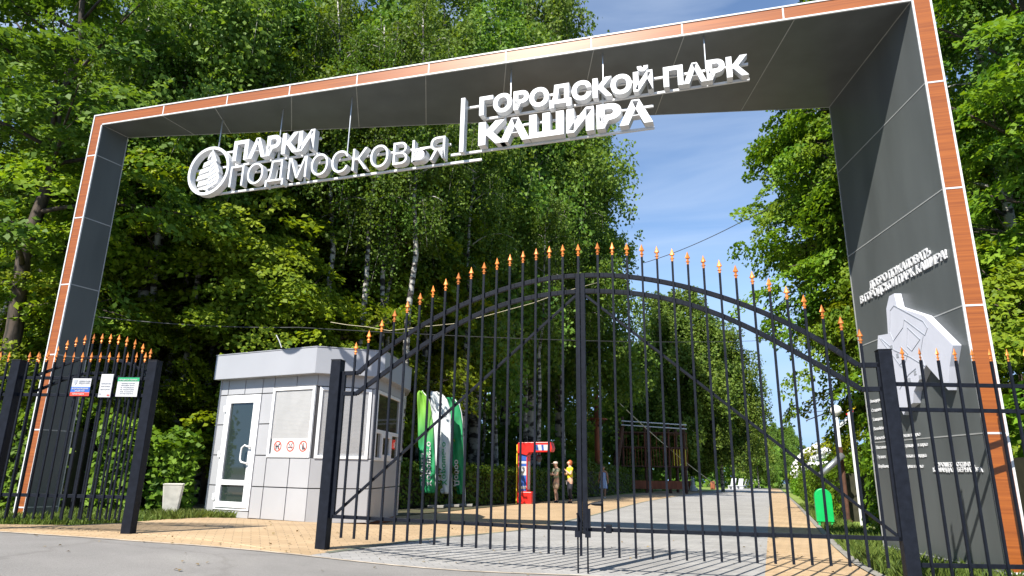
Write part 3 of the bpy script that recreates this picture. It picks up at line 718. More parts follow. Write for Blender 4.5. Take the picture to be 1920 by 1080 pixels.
fP = gnd(240, 1000); lpt = atz(37, 677, 2.15); lP = Vector((lpt.x, lpt.y, float(gz(lpt.x, lpt.y))))
FL = Plane(lP, fP); fL = FL.L
def fpost(pos, top, label, plane, w=.12):
    o = post(pos, top, label, plane, w, 'fence post'); o.name = 'fence_post'; return o
fpost(fP, 2.15, 'black fence post at open end of the left fence, beside the paved forecourt', FL, .12)
fpost(lP, 2.15, 'black fence post at the left picture edge, in front of the portal leg', FL, .12)
def fence(plane, w0, w1, tips, rails, zbot, spacing, label, cat='fence', name='iron_fence', tipfun=None, arches=(), d=.0, size=.02, group=None, bar0=None):
    o = empty(name, plane.p((w0+w1)/2, 0), label, cat, group); base = plane.p((w0+w1)/2, 0); yaw = math.atan2(plane.e.y, plane.e.x)
    b = MB()
    for z in rails: b = MB(); b.bar(plane.p(w0, z, d-.02), plane.p(w1, z, d-.02), .025, .04); b.build('rail', 'black', o, .003, world=True)
    for fn_, a, c in arches:
        ws = np.linspace(a, c, 15); b = MB()
        for q, r in zip(ws[:-1], ws[1:]): b.bar(plane.p(q, fn_(q), d-.02), plane.p(r, fn_(r), d-.02), .025, .035)
        b.build('arched_rail', 'black', o, .003, world=True)
    w = (bar0 if bar0 is not None else w0 + spacing/2)
    while w < w1 - .02:
        zt = (tipfun(w) if tipfun else tips) - .13; zb = zbot + random.uniform(-.005, .005); h = size/2
        bo = MB().hexa([(-h, -h, 0), (h, -h, 0), (h, h, 0), (-h, h, 0)], [(-h, -h, zt-zb), (h, -h, zt-zb), (h, h, zt-zb), (-h, h, zt-zb)]).build('bar', 'black', o)
        bo.location = plane.p(w, zb, d) - base; bo.rotation_euler = (0, 0, yaw)
        s = bpy.data.objects.new('spear', SPM); COL.objects.link(s); s.parent = bo; s.location = (0, 0, zt-zb); s.rotation_euler = (0, 0, random.uniform(-.3, .3)); s.scale = (.74, .74, .87)
        w += spacing
    return o
# fence coordinates run from the left post (w=0) to the right post (w=fL)
fence(FL, .06, fL-.06, 2.27, (1.94, 1.73, .535), .27, .119, 'straight black iron fence bay with copper spear tips, left of the forecourt', size=.02)
tipw = lin([(fL-x, z) for x, z in ((1.70, 2.25), (1.544, 2.306), (1.432, 2.36), (1.321, 2.437), (1.208, 2.479), (1.094, 2.506), (.982, 2.527), (.861, 2.53), (.746, 2.527), (.632, 2.52), (.513, 2.494), (.394, 2.46), (.279, 2.406), (.158, 2.338), (.1, 2.3))])
aw1 = lin([(fL-x, z) for x, z in ((1.62, 1.985), (1.559, 2.02), (1.351, 2.105), (1.122, 2.195), (.937, 2.225), (.745, 2.221), (.599, 2.194), (.421, 2.141), (.238, 2.055), (.13, 1.99))])
aw2 = lin([(fL-x, z) for x, z in ((1.62, 1.78), (1.563, 1.81), (1.358, 1.9), (1.142, 1.983), (.967, 2.02), (.769, 2.019), (.6, 1.99), (.42, 1.93), (.238, 1.85), (.13, 1.79))])
fence(FL, .16, fL-.10, 2.4, (.53,), .28, .1145, 'arched black iron wicket leaf folded open behind the left fence bay', 'gate', 'wicket_leaf', tipw, ((aw1, .16, fL-.12), (aw2, .16, fL-.12)), -.11, .018, bar0=.165)
FL2 = Plane(FL.p(-2.6, 0).to_2d(), lP)
fence(FL2, 0.0, 2.54, 2.27, (1.94, 1.73, .535), .27, .119, 'straight black iron fence bay running out of the left picture edge', size=.02)
FRr = Plane((gR.x, 6.62), (gR.x+3, 6.62))
fence(FRr, .06, 2.6, 2.19, (1.817, 1.567, .129), .02, .1775, 'black iron fence bay with spear tips in front of the map pillar', size=.022, bar0=.21)

# notice boards wired to the left fence
def board(w0, w1, z0, z1, label, tilt, rows, r=0.0, name='notice_board'):
    """w measured from the right post"""
    o = empty(name, FL.p(fL-(w0+w1)/2, z0, .05), label, 'notice board')
    a, c = fL-w1, fL-w0
    b = MB(); FL.rect(b, a, c, z0, z1, .03, .037); b.build('panel', 'signwhite', o, .002, world=True)
    k = .0375
    for (m, u0, u1, v0, v1) in rows:
        b = MB(); FL.rect(b, a + (c-a)*u0, a + (c-a)*u1, z0 + (z1-z0)*v0, z0 + (z1-z0)*v1, k, k+.0015); b.build('print', m, o, world=True); k += .0004
    return o, a, c
fe3 = FL.e.to_3d(); fn3 = FL.n.to_3d()
def board_text(o, s, a, c, z, h, m, bold=.02):
    put_text('lettering', s, FL.p(a, z, .042), fe3, UZ, c-a, h, .002, m, o, bold, fn3)
W0 = lambda px, py: fL - online(px, py, lP, fP)[0]
o, a, c = board(W0(175, 715), W0(140, 715), 1.715, 1.93, 'white, blue and red notice board with a crest, hung on the left fence', 0, [('signblue', 0, 1, .22, .52), ('signred', 0, 1, 0, .2)])
b = MB(); b.prism([FL.p(a + .045 + x*.02, 1.885 + z*.028, .038) for x, z in ((-1, 1), (1, 1), (1, -.3), (0, -1.2), (-1, -.3))], fn3*.003); b.build('crest', 'greyink', o, world=True)
board_text(o, 'АДМИНИСТРАЦИЯ', a+.085, c-.012, 1.89, .016, 'greyink'); board_text(o, 'ГОРОДСКОГО ОКРУГА', a+.085, c-.012, 1.865, .014, 'greyink')
board_text(o, 'ВИДЕОНАБЛЮДЕНИЕ', a+.015, c-.015, 1.795, .02, 'signwhite'); board_text(o, 'ВЕДЁТСЯ', a+.06, c-.06, 1.767, .016, 'signwhite'); board_text(o, 'ТЕРРИТОРИЯ', a+.03, c-.06, 1.727, .018, 'signwhite')
o, a, c = board(W0(214, 722), W0(191, 722), 1.70, 1.985, 'narrow upright white notice with pink print in the middle of the left fence', 0, [('signwhite', .02, .98, .02, .98)])
for i, s in enumerate(['ВНИМАНИЕ', 'ПАРК ОТКРЫТ', 'круглосуточно']): board_text(o, s, a+.02, c-.02, 1.862-.035*i, .015, 'greyink')
board_text(o, 'парк', c-.045, c-.01, 1.72, .02, 'signred'); board_text(o, '12+', a+.012, a+.04, 1.735, .015, 'greyink')
o, a, c = board(W0(263, 724), W0(223, 724), 1.71, 1.945, 'white rules board with green header beside the left fence end post', 0, [('signgreen', 0, 1, .8, 1)])
board_text(o, 'ПРАВИЛА ПАРКА', a+.02, c-.02, 1.908, .018, 'signwhite')
for i, s in enumerate(['Уважаемые посетители', 'соблюдайте чистоту', 'и порядок', 'на территории', 'не курить', 'спасибо']): board_text(o, s, a+.05, c-.05, 1.872-.025*i, .011, 'greyink')

# ---------------------------------------------------------------- kiosk
KS = 1.125      # kiosk dimensions below are in units of KS metres
def kzz(z): return HC + (z-HC)*KS
class KPlane(Plane):
    def __init__(self, A, B): super().__init__(A, B); self.L /= KS
    def p(self, w, z, d=0.0): return super().p(w*KS, kzz(z), d)
KZ = kzz(.105)
KA, KB, KC, KD = atz(382.5, 967, KZ), atz(571, 980, KZ), atz(687, 981, kzz(.09)), atz(746, 966, kzz(.085))
K1, K2, K3 = KPlane(KA, KB), KPlane(KB, KC), KPlane(KC, KD)
inn = -K1.n*2.9
KE = Vector((KD.x, KD.y)) - K1.e*.5 - K1.n*.6; KF = Vector((KA.x, KA.y)) + inn
kc = [Vector((p[0], p[1])) for p in (KA, KB, KC, KD)] + [KE, KF]
kz0, kz1 = kzz(.10), kzz(2.36)
kiosk = empty('kiosk', ((KA.x+KD.x)/2, (KA.y+KD.y)/2, kz0), 'small grey clad ticket kiosk with cut corner, white door and windows', 'kiosk')
def offs(poly, d):
    out = []; n = len(poly)
    for i in range(n):
        a, p, c = poly[i-1], poly[i], poly[(i+1) % n]
        n1 = Vector(((p-a).y, -(p-a).x)).normalized(); n2 = Vector(((c-p).y, -(c-p).x)).normalized()
        m = (n1+n2); out.append(p + m*(d/max(.35, m.dot(n1))))
    return out
MB().prism([P3(p, kz0-.0) for p in offs(kc, -.03)], (0, 0, kz1-kz0)).build('wall_core', 'kdark', kiosk, world=True)
MB().prism([P3(p, kz0-.15) for p in offs(kc, -.07)], (0, 0, .149)).build('plinth', 'brick', kiosk, world=True)
def offs_e(poly, ds):
    out = []; n = len(poly)
    for i in range(n):
        a, p, c = poly[i-1], poly[i], poly[(i+1) % n]
        e1 = (p-a).normalized(); e2 = (c-p).normalized(); n1 = Vector((e1.y, -e1.x)); n2 = Vector((e2.y, -e2.x))
        q1 = a + n1*ds[i-1]; q2 = p + n2*ds[i]; den = e1.x*e2.y - e1.y*e2.x
        t = ((q2-q1).x*e2.y - (q2-q1).y*e2.x)/den; out.append(q1 + e1*t)
    return out
rp = offs_e(kc, [.17, .17, .17, .1, .1, .03]); zr0 = kzz(2.345); zr1 = zat(593, 650, rp[1])
roof = MB().prism([P3(p, zr0) for p in rp], (0, 0, zr1-zr0)).build('roof', 'kfascia', kiosk, .006, world=True)
MB().prism([P3(p, zr1) for p in offs_e(kc, [.18, .18, .18, .11, .11, .04])], (0, 0, .015)).build('coping', 'kfascia', roof, .003, world=True)
cl = MB()
def clad(pl_, w0, w1, z0, z1): pl_.rect(cl, w0+.008, w1-.008, z0+.008, z1-.008, -.028, 0)
zz = [.11, .598, 1.085, 1.585, 2.085, 2.36]
for i in range(5): clad(K1, 0, .2, zz[i], zz[i+1])
clad(K1, .2, 1.03, .10, .215)
clad(K1, .2, .61, 2.085, 2.36); clad(K1, .61, 1.03, 2.085, 2.36)
clad(K1, 1.03, 1.30, .11, .598); clad(K1, 1.03, 1.30, .598, 1.085); clad(K1, 1.03, 1.30, 1.085, 1.585); clad(K1, 1.03, 1.30, 1.585, 2.085); clad(K1, 1.03, 1.30, 2.085, 2.36)
for i in range(2): clad(K1, 1.30, 1.81, zz[i], zz[i+1]-.03*(i == 1)); clad(K1, 1.81, K1.L, zz[i], zz[i+1]-.03*(i == 1))
clad(K1, 1.30, 1.80, 2.17, 2.36); clad(K1, 1.80, K1.L, 2.17, 2.36)
for z0, z1 in ((.09, .598), (.598, 1.05), (2.16, 2.36)): clad(K2, 0, K2.L, z0, z1)
clad(K2, .87, K2.L, 1.05, 2.16)
for z0, z1 in ((.08, .598), (.598, 1.05), (2.17, 2.36)): clad(K3, 0, K3.L, z0, z1)
clad(K3, 0, .1, 1.05, 2.17); clad(K3, 1.72, K3.L, 1.05, 2.17)
K4 = KPlane(KF, KA)
for i in range(4): clad(K4, .65*i, .65*(i+1), .11, 2.36)
cl.build('cladding', 'kiosk', kiosk, .003, world=True)
# door
door = K1.frame(MB(), .205, 1.025, .22, 2.075, .045, -.02, .015).build('door', 'pvc', kiosk, .004, world=True)
b = K1.frame(MB(), .25, .98, .26, 2.03, .09, -.01, .035); K1.rect(b, .34, .89, .61, .69, -.01, .035); b.build('door_leaf', 'pvc', door, .004, world=True)
b = MB(); K1.rect(b, .335, .895, .69, 1.945, -.012, .0); K1.rect(b, .335, .895, .335, .612, -.012, .0); b.build('glass', 'glass', door, world=True)
b = MB(); pts = [(.95, 1.215, .03), (.95, 1.215, .09), (.86, 1.24, .095), (.80, 1.2, .095), (.79, 1.1, .095), (.79, 1.02, .095), (.82, .975, .095), (.93, .955, .09), (.93, .955, .03)]
b.tube([K1.p(*q) for q in pts], .017, 8); b.build('handle', 'pvc', door, smooth=True, world=True)
b = MB()
for z in (.42, 1.1, 1.85): K1.rect(b, .19, .25, z-.05, z+.05, .036, .052)
K1.rect(b, .915, .955, .86, .93, .036, .045); b.build('hinge', 'pvc', door, .004, world=True)
def window(pl_, w0, w1, z0, z1, gm='glass', mull=()):
    wn = pl_.frame(MB(), w0, w1, z0, z1, .05, -.02, .02).build('window', 'pvc', kiosk, .004, world=True)
    b = MB(); pl_.rect(b, w0+.045, w1-.045, z0+.045, z1-.045, -.025, -.012); b.build('pane', gm, wn, world=True)
    return wn
def blinds(pl_, wn, w0, w1, z0, z1):
    b = MB(); z = z0
    while z < z1:
        b.hexa([pl_.p(w0, z, -.008), pl_.p(w1, z, -.008), pl_.p(w1, z, -.0095), pl_.p(w0, z, -.0095)], [pl_.p(w0, z+.017, -.002), pl_.p(w1, z+.017, -.002), pl_.p(w1, z+.0185, -.0035), pl_.p(w0, z+.0185, -.0035)]); z += .0205
    b.build('blind', 'blind', wn, world=True)
w1 = window(K1, 1.30, 2.225, 1.055, 2.165)
blinds(K1, w1, 1.36, 2.17, 1.345, 2.11)
ps = MB(); K1.rect(ps, 1.38, 2.175, 1.10, 1.345, -.005, .002); pso = ps.build('prohibition_panel', 'signwhite', w1, world=True)
for i, w in enumerate((1.52, 1.80, 2.07)):
    b = MB(); ink = MB()
    z = 1.228; R = .085
    for k in range(24):
        a0, a1 = 2*math.pi*k/24, 2*math.pi*(k+1)/24
        lo = [K1.p(w + r*math.cos(a), z + r*math.sin(a), .0022) for r, a in ((R, a0), (R, a1), (R-.018, a1), (R-.018, a0))]
        b.hexa(lo, [q + K1.n.to_3d()*.002 for q in lo])
    b.bar(K1.p(w-.055, z+.055, .0038), K1.p(w+.055, z-.055, .0038), .003, .012, up=K1.n.to_3d().cross(Vector((1, 0, 1))))
    dd = .0045
    def poly(pts): ink.prism([K1.p(w+x, z+y, .0022) for x, y in pts], K1.n.to_3d()*dd)
    if i == 0:   # dog
        poly([(-.045, .012), (.03, .012), (.03, -.012), (-.045, -.012)]); poly([(.02, .012), (.055, .03), (.05, .045), (.02, .04)])
        for x in (-.04, -.025, .012, .025): poly([(x, -.01), (x+.008, -.01), (x+.006, -.05), (x-.002, -.05)])
        poly([(-.045, .012), (-.06, .035), (-.055, .037), (-.038, .012)])
    elif i == 1:  # cigarette
        poly([(-.05, -.022), (.05, -.022), (.05, -.008), (-.05, -.008)]); poly([(.03, .0), (.015, .03), (.035, .05), (.042, .046), (.025, .03), (.038, .0)])
        poly([(-.01, .005), (-.04, .03), (-.02, .032), (-.0, .01)])
    else:         # bottle
        poly([(-.016, -.05), (.016, -.05), (.016, .0), (.006, .02), (.006, .05), (-.006, .05), (-.006, .02), (-.016, .0)])
        poly([(.022, -.05), (.045, -.05), (.045, -.02), (.022, -.02)])
    b.build('prohibition_ring', 'signred', pso, world=True); ink.build('prohibition_symbol', 'ink', pso, world=True)
w2 = window(K2, .045, .865, 1.045, 2.15); blinds(K2, w2, .10, .81, 1.10, 2.09)
w3 = window(K3, .12, 1.70, 1.035, 2.165, 'glassb')
b = MB(); K3.rect(b, .17, 1.65, 1.47, 1.53, -.02, .022); K3.frame(b, .5, 1.15, 1.075, 1.475, .06, -.02, .03); b.build('transom', 'pvc', w3, .003, world=True)
b = MB(); pts = [aty(528, 652, 14.6), aty(524, 640, 14.6), aty(518, 628, 14.6)]; b.tube(pts, .011, 6); b.build('vent_pipe', 'trim', roof, world=True)

# ---------------------------------------------------------------- leaves and trees
rng = np.random.default_rng(7)
def leaf_quads(c, nrm, L, Wd, rg):
    """diamond leaves: centres c, normals nrm"""
    n = len(c); nrm = nrm/np.linalg.norm(nrm, axis=1, keepdims=True)
    t = rg.normal(size=(n, 3)); t -= (t*nrm).sum(1, keepdims=True)*nrm; t /= np.linalg.norm(t, axis=1, keepdims=True)
    s = np.cross(nrm, t); sc = rg.uniform(.65, 1.25, (n, 1))
    a = t*L*sc/2; bb = s*Wd*sc/2; dn = nrm*Wd*.18*sc
    v = np.stack([c - a, c + bb*1.0 - a*.1 + dn, c + a - dn*.5, c - bb - a*.1 + dn], 1).reshape(-1, 3)
    q = np.arange(n*4).reshape(-1, 4)
    return v, q
def crown_mesh(name, c, nrm, L, Wd, rg, clump=None):
    v, q = leaf_quads(c, nrm, L, Wd, rg)
    tint = np.clip(rg.normal(.45, .2, len(c)) + (0 if clump is None else clump), 0, 1)
    return np_mesh(name, v, q, tint)
def vtube(mb, pts, r0, r1, n=6):
    k = len(pts); mb.tube(pts, [r0 + (r1-r0)*(i/(k-1))**.8 for i in range(k)], n)
def arc(base, az, el, L, droop, k=6):
    out = []
    for i in range(k+1):
        q = i/k
        out.append(base + np.array([math.cos(az)*math.cos(el)*L*q, math.sin(az)*math.cos(el)*L*q, math.sin(el)*L*q - droop*L*q*q]))
    return out
def arcp(path, q):
    k = len(path)-1; f = min(q*k, k-1e-6); i = int(f); return path[i] + (path[i+1]-path[i])*(f-i)
def linden_proto(seed, H, R, h0, nlimb=24, nspray=300, nleaf=100, lsz=.13, lm='leafL', bark='bark', lean=0.0, spread=.62, r0=None):
    rg = np.random.default_rng(seed); mb = MB()
    tp = [np.array([lean*H*(i/8)**1.3 + rg.normal(0, .03)*i/2, rg.normal(0, .03)*i/2, H*.94*i/8 - (.3 if i == 0 else 0)]) for i in range(9)]
    r0 = r0 or .014*H; mb.tube(tp, [r0*(1 - .9*(i/8)**.9) + .012 for i in range(9)], 9)
    limbs = []
    for i in range(nlimb):
        f = (i+.5)/nlimb; h = h0/H + (.93-h0/H)*f**.9
        prof = math.sin(math.pi*min(1, .28 + .72*f))**.75 if f < .98 else .3
        L = R*max(.28, prof)*rg.uniform(.8, 1.15); az = i*2.39996 + rg.normal(0, .35); el = rad(12 + 46*f + rg.normal(0, 7))
        pth = arc(arcp(tp, h/.94), az, el, L/max(.5, math.cos(el)), .18 + .15*rg.random())
        vtube(mb, pth, max(.02, r0*.34*(1-.6*f)), .012, 5); limbs.append((pth, L, az))
    C = []; Nn = []; cl_ = []
    wts = np.array([l[1] for l in limbs]); wts = wts/wts.sum()
    for k in rg.choice(len(limbs), nspray, p=wts):
        pth, L, az = limbs[k]; q = rg.uniform(.28, 1.03)**.8
        p = arcp(pth, min(q, 1)) + rg.normal(0, 1, 3)*np.array([.17, .17, .11])*L*(.5+.6*q)
        out = np.array([math.cos(az), math.sin(az), 0])
        if rg.random() < .35: mb.tube([arcp(pth, max(.1, q-.25)), p], [.014, .005], 4, False)
        rs = rg.uniform(.38, spread*1.25); n = int(nleaf*rs*rs/.36)
        nr = np.array([0, 0, 1.0]) + out*rg.uniform(.3, 1.1) + rg.normal(0, .18, 3); nr /= np.linalg.norm(nr)
        t = np.cross(nr, [1, .3, .2]); t /= np.linalg.norm(t); s = np.cross(nr, t)
        a = rg.uniform(0, 2*math.pi, n); r = rs*np.sqrt(rg.random(n))
        c = p + (np.cos(a)*r)[:, None]*t + (np.sin(a)*r)[:, None]*s + rg.normal(0, .07, n)[:, None]*nr
        c[:, 2] -= .25*r*r/rs
        C.append(c); Nn.append(nr + rg.normal(0, .42, (n, 3))); cl_.append(np.full(n, rg.normal(0, .13)))
    C = np.concatenate(C); Nn = np.concatenate(Nn); cl_ = np.concatenate(cl_)
    return mb, crown_mesh('crown', C, Nn, lsz, lsz*.72, rg, cl_), lm, bark
def birch_proto(seed, H, R, h0, nlimb=26, nstrand=420, lsz=.11, lm='leafB', bark='birch', lean=0.0, per=20, r0=None, hang=1.0):
    rg = np.random.default_rng(seed); mb = MB()
    tp = [np.array([lean*H*(i/9)**1.4 + rg.normal(0, .04)*i/3, rg.normal(0, .04)*i/3, H*.96*i/9 - (.3 if i == 0 else 0)]) for i in range(10)]
    r0 = r0 or .0105*H; mb.tube(tp, [r0*(1 - .92*(i/9)**.9) + .01 for i in range(10)], 9)
    limbs = []
    for i in range(nlimb):
        f = (i+.5)/nlimb; h = h0/H + (.95-h0/H)*f
        L = R*(.55 + .6*math.sin(math.pi*min(1, .15+.8*f)))*(1-.45*f)*rg.uniform(.75, 1.2); az = i*2.39996 + rg.normal(0, .4); el = rad(38 + 22*f + rg.normal(0, 8))
        pth = arc(arcp(tp, h/.96), az, el, L/math.cos(el)*.85, .55 + .2*rg.random(), 7)
        vtube(mb, pth, max(.015, r0*.3*(1-.6*f)), .008, 5); limbs.append((pth, L, az))
    C = []; Nn = []; cl_ = []
    wts = np.array([l[1] for l in limbs]); wts = wts/wts.sum()
    for k in rg.choice(len(limbs), nstrand, p=wts):
        pth, L, az = limbs[k]; q = rg.uniform(.2, 1.0)**.75
        p = arcp(pth, q) + rg.normal(0, 1, 3)*np.array([.14, .14, .08])*L
        ln = hang*rg.uniform(.5, 2.3)*(.5 + .5*q); n = int(per*ln/1.3*2.2) + 6
        tt = rg.random(n)*ln; sway = rg.normal(0, .12, 2)
        wd = .10 + .10*np.minimum(1, tt/.6)
        c = np.stack([p[0] + sway[0]*tt + rg.normal(0, 1, n)*wd, p[1] + sway[1]*tt + rg.normal(0, 1, n)*wd, p[2] + .15 - tt], 1)
        C.append(c); nn = rg.normal(0, 1, (n, 3)); nn[:, 2] = nn[:, 2]*.6 + .55; nn[:, :2] += np.array([math.cos(az), math.sin(az)])*.6; Nn.append(nn); cl_.append(np.full(n, rg.normal(0, .12)))
        if rg.random() < .3: mb.tube([p, p + np.array([sway[0]*ln, sway[1]*ln, -ln])], [.006, .002], 3, False)
    C = np.concatenate(C); Nn = np.concatenate(Nn); cl_ = np.concatenate(cl_)
    return mb, crown_mesh('crown', C, Nn, lsz, lsz*.75, rg, cl_), lm, bark
def make_tree(name, proto):
    mb, cm, lm, bark = proto
    r = empty(name, (0, 0, 0)); mb.build('trunk', bark, r, smooth=True, fix=False)
    link('crown', cm, lm, r); return r
PROTO = {}
def proto(key):
    if key not in PROTO:
        PROTO[key] = dict(
            lin=lambda: make_tree('linden_tree', linden_proto(11, 16, 4.6, 2.6, 26, 420, 115, .17)),
            map=lambda: make_tree('maple_tree', linden_proto(23, 13, 4.2, 1.5, 26, 420, 115, .165, 'leafY', lean=.02)),
            lin2=lambda: make_tree('linden_tree', linden_proto(37, 18, 4.2, 4.5, 26, 330, 90, .18, 'leafD')),
            low=lambda: make_tree('young_maple_tree', linden_proto(41, 6.5, 3.0, .6, 22, 280, 110, .145, 'leafY', r0=.07)),
            bir=lambda: make_tree('birch_tree', birch_proto(5, 22, 4.0, 5.0, 34, 1050, lsz=.175, per=23)),
            bir2=lambda: make_tree('birch_tree', birch_proto(15, 20, 3.3, 8.5, 28, 700, lsz=.16, lean=.03)),
            thin=lambda: make_tree('birch_tree', birch_proto(25, 18, 2.4, 9, 20, 260, lean=-.02, lm='leafD', r0=.13)),
            linR=lambda: make_tree('linden_tree', linden_proto(61, 18, 3.7, 5.6, 30, 430, 120, .17)),
            wil=lambda: make_tree('birch_tree', birch_proto(33, 17, 5.2, 3.6, 36, 1400, lsz=.24, hang=1.35, per=17)),
        )[key]()
        return PROTO[key], True
    return PROTO[key], False
def tree(key, px, py, y, label, scale=1.0, rz=0.0, group=None, cat='tree', sz=None, tilt=0.0):
    o, first = proto(key)
    if not first: o = copy_tree(o)
    p = dirxy(px, py, y); o.location = p; o.rotation_euler = (0, tilt, rz); o.scale = (scale, scale, sz or scale)
    if 'group' in o.keys(): del o['group']
    return tag(o, label, cat, group)
# woodland left of the gate, nearest first
tree('lin2', 95, 300, 16.5, 'tall dark linden trunk and crown left of the portal', .98, .4)
tree('map', 640, 450, 25.0, 'bright maple behind the kiosk roof with layered yellow green boughs', 1.12, 1.1)
tree('map', 452, 420, 20.8, 'sunlit maple rising between the round emblem and the kiosk', .92, 3.6)
tree('low', 150, 700, 18.0, 'low leafy maple just behind the left portal leg', .9, 2.2)
tree('low', 560, 640, 20.3, 'low spreading maple directly behind the kiosk', 1.05, .7)
tree('low', 735, 620, 32, 'low maple behind the kiosk, right of the taller bright one', 1.0, 4.4)
tree('map', 330, 480, 21.5, 'bright maple between the left portal leg and the round emblem, behind slim birch trunks', 1.15, 5.1)
tree('map', 740, 420, 27.5, 'bright maple below the middle of the sign, left of the tall white birch trunk', 1.15, 2.7)
tree('map', 545, 330, 24.0, 'maple directly above the kiosk roof, taller than its neighbours', 1.3, 4.9)
tree('lin', 560, 100, 26.5, 'tall linden above the middle of the left beam half', 1.38, 2.0)
tree('lin2', 20, 200, 21, 'dark tall tree at the left picture edge behind the dark linden', 1.05, 1.0)
tree('bir2', 262, 420, 19, 'leaning birch with pale trunk just right of the left portal leg', 1.05, 0.2, tilt=.06)
tree('bir2', 345, 420, 23, 'slim birch with dark lower trunk, second right of the left portal leg', 1.1, 2.9)
tree('bir2', 415, 330, 25, 'birch behind the round leaf emblem of the sign', 1.2, 5.0)
tree('bir', 814, 400, 29, 'tall birch whose white trunk stands below the middle of the sign', 1.14, .9)
tree('bir', 905, 300, 34, 'weeping birch behind the beam between the two halves of the sign', 1.3, 2.4)
tree('bir', 1000, 300, 38, 'weeping birch over the gate centre, touching the blue sky gap', 1.38, 4.1)
tree('bir', 1084, 400, 42, 'last tall weeping birch before the open sky', 1.27, 5.6)
tree('bir2', 1048, 20, 43, 'very tall slim birch crown above the beam, last before the open sky at the top', 1.6, 1.9, sz=1.98)
tree('bir', 962, 20, 45, 'very tall birch crown reaching above the beam, right of the divider bar', 1.66, .3)
tree('bir', 850, 20, 43, 'very tall birch crown rising above the beam over the divider bar', 1.6, 2.2)
tree('bir', 735, 60, 31, 'tall birch crown above the middle of the beam, left of the divider bar', 1.36, 3.7)
tree('bir', 645, 40, 33, 'tall birch crown above the left half of the beam', 1.36, 1.4)
tree('wil', 1276, 700, 64, 'big weeping birch left of the path in the distance', 1.15, .5)
tree('wil', 1343, 720, 66, 'weeping birch beside the path with drooping sprays against the sky', .95, 2.6)
tree('wil', 1185, 700, 66, 'weeping birch behind the rope course pole', .85, 4.0)
# right of the path
tree('linR', 1585, 400, 22, 'large linden right of the path, behind the map pillar', .92, 3.0, sz=1.1)
tree('linR', 1592, 330, 28, 'third linden farther along the path edge, filling behind the large one', 1.12, 1.2)
tree('lin', 1655, 300, 21.5, 'leafy linden close behind the map pillar, between two larger ones', .8, 2.6, sz=1.15)
tree('linR', 1690, 300, 27, 'second linden farther behind the map pillar', 1.25, 5.2)
tree('bir', 1850, 200, 15.5, 'birch with hanging sprays right of the map pillar', .82, 3.3)
tree('lin', 1960, 200, 13.5, 'linden at the right picture edge', .95, 1.9)
tree('map', 1830, 500, 19, 'maple in the gap right of the wooden pillar edge', 1.0, .3)
tree('low', 1905, 700, 12.5, 'low maple behind the right end of the iron fence', .8, 2.8)
G1 = 'birches deep in the left wood'; lb1 = 'slender birch among many in the shaded wood behind the hedge'
random.seed(21)
pts_ = []
for i in range(46):
    px = -60 + i*25.5 + random.uniform(-14, 14); y = random.uniform(21, 33) if px < 760 else random.uniform(27, 48)
    tree('thin', px, 700, y, lb1, random.uniform(.85, 1.15), random.uniform(0, 6.2), G1, tilt=random.uniform(-.03, .03))
for i, (px, y) in enumerate(((205, 19.5), (238, 22), (268, 19), (283, 24), (305, 20.5), (318, 23), (334, 20), (352, 23), (371, 25), (388, 21), (60, 20), (20, 23), (792, 27), (835, 30), (868, 27), (935, 33), (985, 36))):
    tree('thin', px, 760, y, lb1, .95 + .02*(i % 6), i*1.7, G1, tilt=.02*((i*7) % 5 - 2))
G2 = 'dark trees at the back of the left wood'
for i in range(20):
    px = -160 + i*66 + random.uniform(-20, 20); y = random.uniform(38, 50) if px < 800 else random.uniform(56, 72)
    tree('lin2', px, 700, y, 'dark broadleaf tree at the back of the left wood', random.uniform(.95, 1.25)*(1 if px < 800 else .8), random.uniform(0, 6.2), G2)
G3 = 'distant trees along the path'
for px, y, k, sc in ((1418, 100, 'wil', .62), (1452, 125, 'wil', .68), (1478, 150, 'wil', .78), (1400, 130, 'wil', 1.0), (1505, 110, 'lin2', .40), (1528, 90, 'lin2', .32), (1560, 75, 'lin2', .33), (1590, 60, 'lin2', .36), (1350, 110, 'lin2', .8), (1440, 190, 'lin2', .66), (1475, 210, 'lin2', .65), (1520, 180, 'lin2', .55)):
    tree(k, px, 850, y, 'small distant tree closing the view down the path', sc, random.uniform(0, 6.2), G3)
G4 = 'saplings under the wood edge'
for i in range(12):
    px = -20 + i*98 + random.uniform(-25, 25); y = random.uniform(27, 36) if px < 760 else random.uniform(40, 52)
    tree('low', px, 800, y, 'leafy understory sapling in the shade of the left wood', random.uniform(.6, .9), random.uniform(0, 6), G4, 'sapling')

